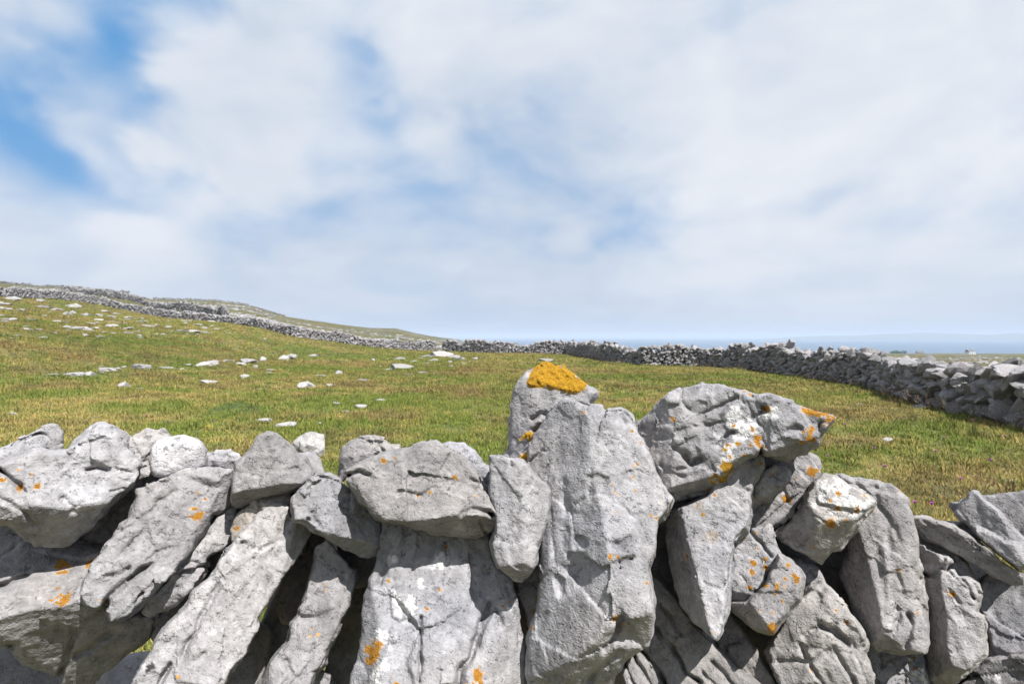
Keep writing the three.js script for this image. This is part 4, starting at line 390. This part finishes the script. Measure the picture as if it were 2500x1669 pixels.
// generic broken rock: a ball cut by planes and roughened; flat: its height over its width
function rockGeo(seed, detail, cuts, flat, noise, smooth) {
  let g = new THREE.IcosahedronGeometry(1, detail); g.deleteAttribute('uv'); g.deleteAttribute('normal'); g = mergeVertices(g, 1e-4);
  const r = rng(seed), pl = []; for (let i = 0; i < cuts; i++) { const z = r() * 2 - 1, a = r() * 6.283, q = Math.sqrt(1 - z * z); pl.push([q * Math.cos(a), z, q * Math.sin(a), 0.45 + 0.4 * r()]); }
  const p = g.attributes.position;
  for (let i = 0; i < p.count; i++) { let x = p.getX(i), y = p.getY(i), z = p.getZ(i); const k = 1 + noise * fbm(x * 1.6 + seed, y * 1.6, z * 1.6, 3); x *= k; y *= k; z *= k;
    for (const q of pl) { const d = x * q[0] + y * q[1] + z * q[2] - q[3]; if (d > 0) { x -= q[0] * d; y -= q[1] * d; z -= q[2] * d; } }
    const e = 0.06 * noise * vn(x * 6 + seed, y * 6, z * 6); p.setXYZ(i, x + e, (y + e) * flat, z - e); }
  if (!smooth) g = g.toNonIndexed(); g.computeVertexNormals(); return boxUV(g, 0.5);
}
const nearWall = new THREE.Group(); nearWall.name = 'dry_stone_wall'; scene.add(nearWall);
tag(nearWall, 'near dry stone wall of grey limestone slabs spotted with orange lichen', 'stone wall', 'dry stone walls', 'thing');
let tris = 0; const spare = [];
DATA.stones.forEach((s, i) => {
  const [g, lgs, n] = buildStone(s, i); tris += n; if (!s.back && !lgs.length && n < 24000) spare.push(g);
  const m = mesh(i ? 'stone_' + String(i).padStart(3, '0') : 'stone', g, mStone, nearWall);
  m.position.set(...s.p); m.rotation.set(s.pitch, s.yaw, 0, 'YXZ'); if (s.lab) m.userData.label = s.lab;
  for (const [q, size] of lgs) { const l = mesh(size ? 'lichen_patch' : 'lichen_specks', q, mLichen, m); if (!size) l.userData.kind = 'stuff'; else l.userData.label = s.cap ? 'thick yellow lichen cushion' : 'orange lichen crust'; }
});
console.log('near wall triangles', tris, 'spare', spare.length);
{ // the courses under the frame, and the wall going on to either side
  const gs = [0, 1, 2, 3, 4, 5].map((k) => { const g = rockGeo(300 + k, 5, 9, 0.62, 0.5, true); const c = new Float32Array(g.attributes.position.count * 3).fill(0.28); g.setAttribute('color', new THREE.BufferAttribute(c, 3)); return g; });
  const r = rng(77); let n = DATA.stones.length;
  const put = (x, y, z, sx, sy, sz, roll) => { const m = mesh('stone_' + String(n++).padStart(3, '0'), gs[(r() * 6) | 0], mStone, nearWall); m.position.set(x, y, z); m.scale.set(sx, sy, sz); m.rotation.set((r() - 0.5) * 0.3, r() * 6.28, roll); };
  for (let row = 0; row < 3; row++) for (let x = -3.6; x < 3.7; x += 0.42) { const y = 0.12 + row * 0.22; if (y > 0.5 && x < -0.4 && x > -2.2) continue; put(x + (r() - 0.5) * 0.1 + row * 0.17, y, (y > 0.3 && Math.abs(x) < 1.6 ? -1.86 : -1.6) + (r() - 0.5) * 0.1, 0.27, 0.25, 0.24, (r() - 0.5) * 0.4); }
  for (const sgn of [-1, 1]) for (let row = 0; row < 3; row++) for (let x = 1.82; x < 2.9; x += 0.3) { const m = mesh('stone_' + String(n++).padStart(3, '0'), spare[(r() * spare.length) | 0], mStone, nearWall); m.position.set(sgn * (x + (r() - 0.5) * 0.08), 0.8 + row * 0.17, -1.6 + (r() - 0.5) * 0.08); m.rotation.set(-0.3, (r() - 0.5) * 0.5, (r() < 0.5 ? Math.PI : 0) + (r() - 0.5) * 0.8, 'YXZ'); m.scale.setScalar(1.25); }
}

const ORD = (() => { const a = ['first', 'second', 'third', 'fourth', 'fifth', 'sixth', 'seventh', 'eighth', 'ninth', 'tenth', 'eleventh', 'twelfth', 'thirteenth', 'fourteenth', 'fifteenth', 'sixteenth', 'seventeenth', 'eighteenth', 'nineteenth', 'twentieth']; for (const t of ['twenty', 'thirty']) { if (t === 'thirty') a.push('thirtieth'); for (let i = 0; i < 9; i++) a.push(t + '-' + a[i]); } return a; })();

// ---------------------------------------------------------------- walls across the field and on the hill
function along(path, step, fn) { for (let i = 0, carry = 0; i + 1 < path.length; i++) { const [x0, d0] = path[i], [x1, d1] = path[i + 1], L = Math.hypot(x1 - x0, d1 - d0); let t = carry; for (; t < L; t += step) fn(x0 + (x1 - x0) * t / L, d0 + (d1 - d0) * t / L, (x1 - x0) / L, (d1 - d0) / L, i); carry = t - L; } }
function dryWall(name, label, path, o) {
  const grp = new THREE.Group(); grp.name = numbered(name); scene.add(grp); tag(grp, label, 'stone wall', 'dry stone walls', 'thing');
  const r = rng(o.seed), list = [], M = new THREE.Matrix4(), q = new THREE.Quaternion(), e = new THREE.Euler(); let s = 0;
  along(path, o.step, (x, d, tx, td) => {
    s += o.step; const top = o.height * (0.86 + 0.22 * vn(s * 0.35, o.seed, 1) + 0.14 * vn(s * 1.3, o.seed, 4)), nxw = td, ndw = -tx;  // across the wall
    for (let y = 0.04, row = 0; y < top; row++) {
      const near = o.tumble ? mix(1.55, 1, sstep(10, 24, Math.hypot(x, d))) : 1, hh = near * o.size * (0.34 + 0.34 * r() * r()) * (r() < 0.12 ? 1.5 : 1);
      for (const side of o.double ? [-1, 1] : [0]) {
        const c = side * (0.22 - 0.07 * y) + (r() - 0.5) * 0.09, jx = (r() - 0.5) * 0.2, X = x + nxw * c + tx * jx, D = d + ndw * c + td * jx, w = near * o.size * (0.55 + 0.55 * r() + (r() < 0.15 ? 0.7 : 0)), gy = ground(X, -D);
        const yaw = Math.atan2(td, tx) + (r() - 0.5) * 0.7, roll = (r() - 0.5) * (r() < (o.tumble ? 0.7 : 0.45) ? 2.4 : 0.6);
        q.setFromEuler(e.set((r() - 0.5) * 0.5, yaw, roll, 'YXZ')); list.push({ p: new THREE.Vector3(X, gy + y + hh * 0.3, -D), q: q.clone(), s: new THREE.Vector3(w * (o.long ?? 0.58), hh * (o.thin ?? 0.82), near * o.size * (0.38 + 0.3 * r())), k: (r() * 8) | 0, m: (r() * 5) | 0, d: Math.hypot(X, D), front: side >= 0 ? 1 : 0, see: Math.abs(X / D) < 0.95 });
      }
      y += hh * (o.tumble ? 0.98 : 0.86);
    }
  });
  if (o.parts) { for (const a of list) a.big = a.see ? a.s.x / a.d * (a.near = 1) : 0; list.sort((a, b) => b.big - a.big); }
  const rest = [], parts = o.parts ?? 0;
  list.forEach((a, i) => {
    if (i < parts) { const m = mesh(i ? 'stone_' + String(i).padStart(3, '0') : 'stone', (a.d < 26 ? o.near : o.geos)[a.k], (o.set ?? farStoneMats)[a.m], grp); m.position.copy(a.p); m.quaternion.copy(a.q); m.scale.copy(a.s); }
    else { const g = o.far[a.k].clone(); g.applyMatrix4(M.compose(a.p, a.q, a.s)); rest.push([a.m, g]); }
  });
  for (let k = 0; k < (o.mats ?? 5); k++) { const gs = rest.filter((a) => a[0] % (o.mats ?? 5) === k).map((a) => a[1]); if (gs.length) { const m = mesh('rubble', mergeGeometries(gs), (o.set ?? farStoneMats)[k], grp); m.userData.kind = 'stuff'; } }
  return list.length;
}
const rk3 = [...Array(8).keys()].map((k) => rockGeo(560 + k, 4, 12, 0.85, 0.7)), rk2 = [...Array(8).keys()].map((k) => rockGeo(500 + k, 3, 11, 0.9, 0.55)), rk1 = [...Array(8).keys()].map((k) => rockGeo(520 + k, 1, 9, 0.9, 0.5)), rk0 = [...Array(8).keys()].map((k) => rockGeo(540 + k, 0, 5, 0.9, 0.6));
dryWall('field_wall', 'dry stone wall running from the right edge back across the field', DATA.rightWall.slice().reverse(), { long: 0.6, thin: 0.74, tumble: 1, seed: 5, step: 0.2, height: 1.16, size: 0.36, double: true, parts: 300, near: rk3, geos: rk1, far: rk1 });
dryWall('field_wall', 'long pale dry stone wall climbing the slope on the left', DATA.leftWall, { seed: 9, step: 0.25, height: 0.92, size: 0.36, double: true, parts: 300, near: rk1, geos: rk1, far: rk1 });
const uX = (u, d) => [u * d, d];
dryWall('hill_wall', 'dark wall running down the hillside behind the long pale wall', [uX(-0.79, 120), uX(-0.753, 118), uX(-0.716, 112), uX(-0.672, 106), uX(-0.624, 98), uX(-0.569, 88), uX(-0.53, 80), uX(-0.50, 72)], { seed: 13, step: 0.42, height: 1.25, size: 0.6, double: false, far: rk0, mats: 2 });
dryWall('hill_wall', 'wall along the highest hilltop on the left skyline', [uX(-0.9, 168), uX(-0.84, 168), uX(-0.80, 169), uX(-0.743, 169), uX(-0.672, 169)], { seed: 17, step: 0.5, height: 0.6, size: 0.6, double: false, far: rk0, mats: 2 });
dryWall('hill_wall', 'wall along the second, lower crest of the skyline', [uX(-0.63, 190), uX(-0.556, 199), uX(-0.518, 199), uX(-0.46, 205), uX(-0.40, 230)], { seed: 19, step: 0.5, height: 0.6, size: 0.6, double: false, far: rk0, mats: 2 });

// ---------------------------------------------------------------- loose limestone in the grass
{
  const geos = [...Array(6).keys()].map((k) => rockGeo(700 + k, 3, 8, 0.8, 0.6)), r = rng(31);
  const mats = [0.29, 0.36, 0.25].map((a) => new THREE.MeshStandardMaterial({ color: col(a, a * 0.985, a * 0.95), map: stoneMap, bumpMap: stoneBump, bumpScale: 0.008, roughness: 0.95 }));
  const own = { n1: 'white jagged rock on the grass right behind the near wall', n2: 'long flat white slab in the grass behind the pointed grey stone', n3: 'tiny round white stone beside the long flat slab', n4: 'small grey stones level with the grass left of the long flat slab', n5: 'pale slab with a brown top in the middle of the field', n6: 'small pale stone in front of the brown-topped slab', n7: 'flat pale slab farther right than the brown-topped slab', n8: 'flat pale slab farther left than the brown-topped slab', n9: 'two-humped pale rock standing alone in the middle of the field', n10: 'upright pinkish rock alone in the left part of the field', n11: 'thin flat stone beside the upright pinkish rock', n12: 'long low rock between the pinkish rock and the two-humped rock', n13: 'bright white rock beyond the long low rock', n14: 'small pale stone in the grass at the left edge', r1: 'white rock at the foot of the wall on the right', r2: 'lone white rounded stone in the right part of the field', r3: 'flat pale stone near the foot of the wall on the right', r4: 'thin flat stone in the grass at the right edge', m1: 'pale rock behind the lichen-capped stone, before the far wall', m2: 'flat pale slab at the foot of the far wall' };
  const shared = { s: ['small pale stones scattered in the middle of the field', 'small stones in mid field'], row: ['grey rocks in the outcrop row crossing the left field', 'outcrop row across the left field'], mid: ['flat limestone blocks by the corner of the two walls', 'rubble at the wall corner'], up: ['broad flat limestone slabs lying on the upper left slope', 'slabs on the upper left slope'], sc: ['small limestone slab scattered on the upper left slope', 'small slabs on the upper left slope'], sd: ['tiny pale stone half hidden in the grass of the field', 'tiny stones in the field'] };
  const nth = {}; for (const k of ['s', 'row', 'mid', 'up']) nth[k] = DATA.rocks.filter((a) => a[4] === k).sort((a, b) => a[0] / a[1] - b[0] / b[1]);
  for (const rock of DATA.rocks) { const [X, d, w, h, t] = rock;
    const m = mesh(numbered('field_rock'), geos[(r() * 6) | 0], own[t] ? mats[t[0] === 'm' ? 2 : 1] : mats[(r() * 3) | 0], scene);
    m.scale.set(w * 0.5, h * (t[0] === 'm' ? 0.55 : t === 'n1' ? 0.9 : 0.72), Math.max(w * 0.4, Math.min(w * 0.6, h * 2.2))); m.rotation.set((r() - 0.5) * 0.25, (r() - 0.5) * 0.8 + (r() < 0.5 ? Math.PI : 0), (r() - 0.5) * 0.2); m.position.set(X, ground(X, -d) + h * 0.22, -d);
    tag(m, own[t] ?? (nth[t] ? ORD[nth[t].indexOf(rock)] + ' from the left of the ' : '') + shared[t][0], 'rock', own[t] ? 'loose rocks in the field' : shared[t][1]);
  }
  // pavement fragments on the far slopes, past counting
  const far = new THREE.InstancedMesh(rk1[2], farStoneMats[4], 2600), M = new THREE.Matrix4(), q = new THREE.Quaternion(), e = new THREE.Euler(); let n = 0; far.name = 'limestone_scatter';
  for (let i = 0; i < 30000 && n < 2600; i++) {
    const left = i % 3 > 0, u = left ? -1 + r() * 0.92 : 0.62 + r() * 0.4, dw = fieldEdge(u), d = dw + 2 + (left ? 130 : 160) * r() * r(), X = u * d;
    if (fbm(X * 0.05 + 2, 0.7, -d * 0.11, 4) + 0.25 * fbm(X * 0.5, 3, -d, 2) < 0.10) continue;
    const s = 0.2 + 0.5 * r() * r() + d * 0.001; q.setFromEuler(e.set((r() - 0.5) * 0.3, r() * 6, (r() - 0.5) * 0.3)); far.setMatrixAt(n++, M.compose(new THREE.Vector3(X, ground(X, -d) + s * 0.08, -d), q, new THREE.Vector3(s, s * 0.3, s * 0.8)));
  }
  far.count = n; far.castShadow = far.receiveShadow = true; scene.add(far); tag(far, 'broken limestone strewn over the far slopes', 'rubble', null, 'stuff');
}

// ---------------------------------------------------------------- two cottages and a thicket on the coast
function cottage(label, X, d, w, hgt, turn, wallCol) {
  const g = new THREE.Group(); g.name = numbered('cottage'); scene.add(g); g.position.set(X, ground(X, -d) - 0.2, -d); g.rotation.y = turn; tag(g, label, 'house', 'cottages on the coast');
  const mw = new THREE.MeshStandardMaterial({ color: wallCol, roughness: 0.9 }), mr = new THREE.MeshStandardMaterial({ color: col(0.09, 0.095, 0.11), roughness: 0.8 }), mg = new THREE.MeshStandardMaterial({ color: col(0.03, 0.04, 0.05), roughness: 0.2 }), dp = w * 0.5;
  mesh('wall', new THREE.BoxGeometry(w, hgt, dp).translate(0, hgt / 2, 0), mw, g);
  const sh = new THREE.Shape([new THREE.Vector2(-dp * 0.56, 0), new THREE.Vector2(dp * 0.56, 0), new THREE.Vector2(0, hgt * 0.75)]);
  const roof = mesh('roof', new THREE.ExtrudeGeometry(sh, { depth: w * 1.04, bevelEnabled: false }).translate(0, 0, -w * 0.52).rotateY(Math.PI / 2).translate(0, hgt + 0.01, 0), mr, g);
  for (const s of [-1, 1]) mesh('chimney', new THREE.BoxGeometry(0.6, 1.1, 0.6).translate(s * w * 0.44, hgt * 1.75 + 0.2, 0), mw, roof);
  mesh('door', new THREE.BoxGeometry(1, 2, 0.1).translate(0, 1.02, dp / 2 + 0.02), mg, g);
  for (const s of [-1, 1]) mesh('window', new THREE.BoxGeometry(1, 1, 0.1).translate(s * w * 0.3, 1.6, dp / 2 + 0.02), mg, g);
}
cottage('white cottage on the coastal land behind the wall on the right', 0.806 * 520, 520, 8, 2.9, 0.3, col(0.6, 0.6, 0.58));
cottage('smaller cream cottage left of the white one on the coastal land', 0.718 * 560, 560, 6, 2.4, -0.2, col(0.42, 0.37, 0.31));
{ const g = new THREE.Group(); g.name = 'thicket'; const d = 640, X = 0.68 * d; g.position.set(X, ground(X, -d) - 0.3, -d); scene.add(g); tag(g, 'dark green thicket at the edge of the coastal land by the sea', 'bush');
  const r = rng(8), P = []; for (let i = 0; i < 900; i++) { const a = r() * 6.28, q = Math.cbrt(r()), z = r(), x = Math.cos(a) * q * 9, y = 0.4 + z * 4.2 * (1 - 0.5 * q * q) * (0.8 + 0.4 * vn(x0(a), 2, 3)), zz = Math.sin(a) * q * 4; for (let k = 0; k < 3; k++) P.push(x + (r() - 0.5) * 1.5, y + (r() - 0.5) * 1.3, zz + (r() - 0.5) * 1.5); }
  function x0(a) { return a * 1.3; }
  const b = new THREE.BufferGeometry(); b.setAttribute('position', new THREE.Float32BufferAttribute(P, 3)); b.computeVertexNormals(); mesh('foliage', b, new THREE.MeshStandardMaterial({ color: col(0.045, 0.085, 0.02), roughness: 1, side: THREE.DoubleSide }), g);
  mesh('stem', new THREE.CylinderGeometry(0.12, 0.3, 3, 7).translate(0, 1.2, 0), new THREE.MeshStandardMaterial({ color: col(0.08, 0.06, 0.04), roughness: 1 }), g); }

// ---------------------------------------------------------------- grass
{
  const grass = new THREE.Group(); grass.name = 'grass'; scene.add(grass); tag(grass, 'summer grass covering the field, green mixed with straw', 'grass', null, 'stuff');
  function tuft(seed, blades, hgt, wid, spread, bend) {
    const r = rng(seed), P = [], C = [], I = [];
    for (let b = 0; b < blades; b++) {
      const a = r() * 6.283, q = Math.sqrt(r()) * spread, bx = Math.cos(a) * q, bz = Math.sin(a) * q, dir = r() * 6.283, H = hgt * (0.45 + 0.75 * r()), L = bend * H * (0.3 + r()), w = wid * (0.6 + 0.8 * r()), fx = Math.cos(dir + 1.57) * w, fz = Math.sin(dir + 1.57) * w, v = P.length / 3;
      const dry = r() < 0.3, t = 0.75 + 0.5 * r(), c = dry ? [1.55 * t, 1.25 * t, 1.5 * t] : [0.92 * t, 1.02 * t, 0.9 * t];
      for (let k = 0; k < 3; k++) { const f = k / 2, l = L * f * f, y = H * f * (1 - 0.25 * bend * f), ww = 1 - 0.35 * f; if (k < 2) { P.push(bx + Math.cos(dir) * l - fx * ww, y, bz + Math.sin(dir) * l - fz * ww, bx + Math.cos(dir) * l + fx * ww, y, bz + Math.sin(dir) * l + fz * ww); C.push(...c, ...c); } else { P.push(bx + Math.cos(dir) * l, y, bz + Math.sin(dir) * l); C.push(...c); } }
      I.push(v, v + 1, v + 2, v + 1, v + 3, v + 2, v + 2, v + 3, v + 4);
    }
    const g = new THREE.BufferGeometry(); g.setAttribute('position', new THREE.Float32BufferAttribute(P, 3)); g.setAttribute('color', new THREE.Float32BufferAttribute(C, 3)); g.setIndex(I); g.computeVertexNormals(); return g;
  }
  const mG = new THREE.MeshStandardMaterial({ vertexColors: true, roughness: 0.9, side: THREE.DoubleSide });
  const bands = [[1.9, 8, 190, 0.055, 0.0028, 26, 1.0], [8, 16, 100, 0.075, 0.004, 26, 1.35], [16, 32, 42, 0.085, 0.006, 26, 2.0], [32, 72, 12, 0.10, 0.012, 24, 3.6], [3, 34, 1.5, 0.19, 0.0042, 40, 1.25]];
  const r = rng(99), M = new THREE.Matrix4(), q = new THREE.Quaternion(), e = new THREE.Euler(), c = [0, 0, 0], cc = new THREE.Color();
  let total = 0;
  bands.forEach(([d0, d1, dens, hgt, wid, blades, spread], bi) => {
    const gs = [0, 1, 2].map((k) => tuft(900 + bi * 10 + k, blades, hgt, wid, 0.075 * spread, 0.7));
    const lists = [[], [], []], area = (d1 * d1 - d0 * d0) * 1.0, n = Math.round(area * dens);
    for (let i = 0; i < n; i++) {
      const d = Math.sqrt(d0 * d0 + (d1 * d1 - d0 * d0) * r()), u = (r() * 2 - 1) * (d < 6 ? 1.15 : 1.0), X = u * d; if (d > fieldEdge(u) - 0.25) continue;
      const dry = groundColor(X, -d, c); if (dry < 0 && r() < 0.8) continue; const s = (0.7 + 0.6 * r()) * (0.6 + 1.1 * Math.pow(clamp(0.5 + 0.9 * fbm(X * 0.9, 2.5, d * 0.9, 3), 0, 1), 1.5));
      q.setFromEuler(e.set((r() - 0.5) * 0.3, r() * 6.283, (r() - 0.5) * 0.3)); const k = 1.38 * (0.85 + 0.3 * r());
      lists[(r() * 3) | 0].push([M.compose(new THREE.Vector3(X, ground(X, -d) - 0.008, -d), q, new THREE.Vector3(1, s, 1)).clone(), c[0] * k, c[1] * k, c[2] * k]);
    }
    if (bi === 4) for (const [X0, d0, w0] of DATA.rocks) if (d0 < 45) for (let i = 0; i < 4; i++) { const X = X0 + (r() - 0.5) * w0 * 1.5, d = d0 - w0 * (0.35 + 0.25 * r()), s = 0.25 + 0.25 * r(); groundColor(X, -d, c); q.setFromEuler(e.set(0, r() * 6.283, 0)); lists[i % 3].push([M.compose(new THREE.Vector3(X, ground(X, -d) - 0.01, -d), q, new THREE.Vector3(1, s, 1)).clone(), c[0] * 1.3, c[1] * 1.3, c[2] * 1.3]); }
    lists.forEach((l, k) => { const im = new THREE.InstancedMesh(gs[k], mG, l.length); im.name = 'grass_tufts'; l.forEach((a, i) => { im.setMatrixAt(i, a[0]); im.setColorAt(i, cc.setRGB(a[1], a[2], a[3])); }); im.castShadow = im.receiveShadow = true; im.userData.kind = 'stuff'; grass.add(im); total += l.length; });
  });
  console.log('grass tufts', total);
  // tall dry weeds along the foot of the wall on the right, and seed stalks here and there
  const dry = new THREE.Group(); dry.name = 'dry_weeds'; scene.add(dry); tag(dry, 'tall dry seeding weeds along the foot of the right wall', 'weeds', null, 'stuff');
  const stalk = (seed) => { const rr = rng(seed), P = [], I = [], C = []; for (let b = 0; b < 9; b++) { const a = rr() * 6.28, l = 0.1 + 0.15 * rr(), H = 0.25 + 0.3 * rr(), bx = (rr() - 0.5) * 0.2, bz = (rr() - 0.5) * 0.2, tx = bx + Math.cos(a) * l, tz = bz + Math.sin(a) * l, v = P.length / 3, w = 0.003; P.push(bx - w, 0, bz, bx + w, 0, bz, tx, H, tz); C.push(0.13, 0.09, 0.04, 0.13, 0.09, 0.04, 0.13, 0.09, 0.04); I.push(v, v + 1, v + 2);
      for (let k = 0; k < 5; k++) { const f = 0.72 + 0.06 * k, x = mix(bx, tx, f), y = H * f, z = mix(bz, tz, f), o = P.length / 3, s = 0.012; P.push(x - s, y, z, x + s, y + 0.006, z + s, x, y + 0.026, z - s); const br = rr() < 0.5 ? [0.09, 0.04, 0.02] : [0.15, 0.105, 0.05]; C.push(...br, ...br, ...br); I.push(o, o + 1, o + 2); } }
    const g = new THREE.BufferGeometry(); g.setAttribute('position', new THREE.Float32BufferAttribute(P, 3)); g.setAttribute('color', new THREE.Float32BufferAttribute(C, 3)); g.setIndex(I); g.computeVertexNormals(); return g; };
  const list = []; along(DATA.rightWall, 0.2, (X, d, tx, td) => { if (vn(X * 0.7, 3, d * 0.7) < -0.25) return; const off = 0.38 + 0.35 * r(), x = X - td * off * -1 * Math.sign(td || 1) * -1, dd = d + tx * off * -1; list.push([x, dd]); });
  for (let i = 0; i < 500; i++) { const d = 5 + 30 * r() * r(), u = (r() * 2 - 1) * 0.95; if (d < fieldEdge(u) - 1) list.push([u * d, d, 0.55]); }
  for (let k = 0; k < 2; k++) { const part = list.filter((_, i) => i % 2 === k), im = new THREE.InstancedMesh(stalk(60 + k), mG, part.length); im.name = 'weed_stalks'; part.forEach(([x, d, sc], i) => { q.setFromEuler(e.set(0, r() * 6.28, 0)); const s = (sc ?? 0.7) * (0.6 + 0.5 * r()); im.setMatrixAt(i, M.compose(new THREE.Vector3(x, ground(x, -d) - 0.02, -d), q, new THREE.Vector3(s, s, s))); }); im.castShadow = im.receiveShadow = true; im.userData.kind = 'stuff'; dry.add(im); }
}
// ---------------------------------------------------------------- flowers
{
  const mP = new THREE.MeshStandardMaterial({ color: col(0.32, 0.035, 0.30), roughness: 0.9 }), mY = new THREE.MeshStandardMaterial({ color: col(0.6, 0.42, 0.015), roughness: 0.9 }), mS = new THREE.MeshStandardMaterial({ color: col(0.08, 0.13, 0.03), roughness: 1 });
  const head = (n, rad, cup) => { const gs = []; for (let i = 0; i < n; i++) { const g = new THREE.SphereGeometry(rad * 0.5, 6, 4); g.scale(1, 0.3, 0.55); g.translate(rad * 0.55, 0, 0); g.rotateZ(cup); g.rotateY(i * 6.283 / n); gs.push(g); } gs.push(new THREE.SphereGeometry(rad * 0.35, 7, 5)); return mergeGeometries(gs); };
  const hp = head(9, 0.022, 0.8), hy = head(5, 0.02, 0.25), st = new THREE.CylinderGeometry(0.0015, 0.002, 0.13, 5).translate(0, 0.065, 0), r = rng(4);
  const turn = { p: [], y: [] }; for (const a of DATA.flowers) turn[a[2]].push(a); for (const k of 'py') turn[k].sort((a, b) => a[0] / a[1] - b[0] / b[1]);
  for (const fl of DATA.flowers) { const [X, d, k] = fl; const g = new THREE.Group(); g.name = numbered(k === 'p' ? 'purple_flower' : 'yellow_flower'); g.position.set(X, ground(X, -d) - 0.01, -d); g.rotation.y = r() * 6; scene.add(g); mesh('stem', st, mS, g); const hd = mesh('flower_head', k === 'p' ? hp : hy, k === 'p' ? mP : mY, g); hd.position.y = 0.135; tag(g, ORD[turn[k].indexOf(fl)] + ' from the left of the tiny ' + (k === 'p' ? 'purple' : 'yellow') + ' flowers in the grass', 'flower', k === 'p' ? 'purple flowers in the grass' : 'yellow flowers in the grass'); }
}
renderer.render(scene, camera);
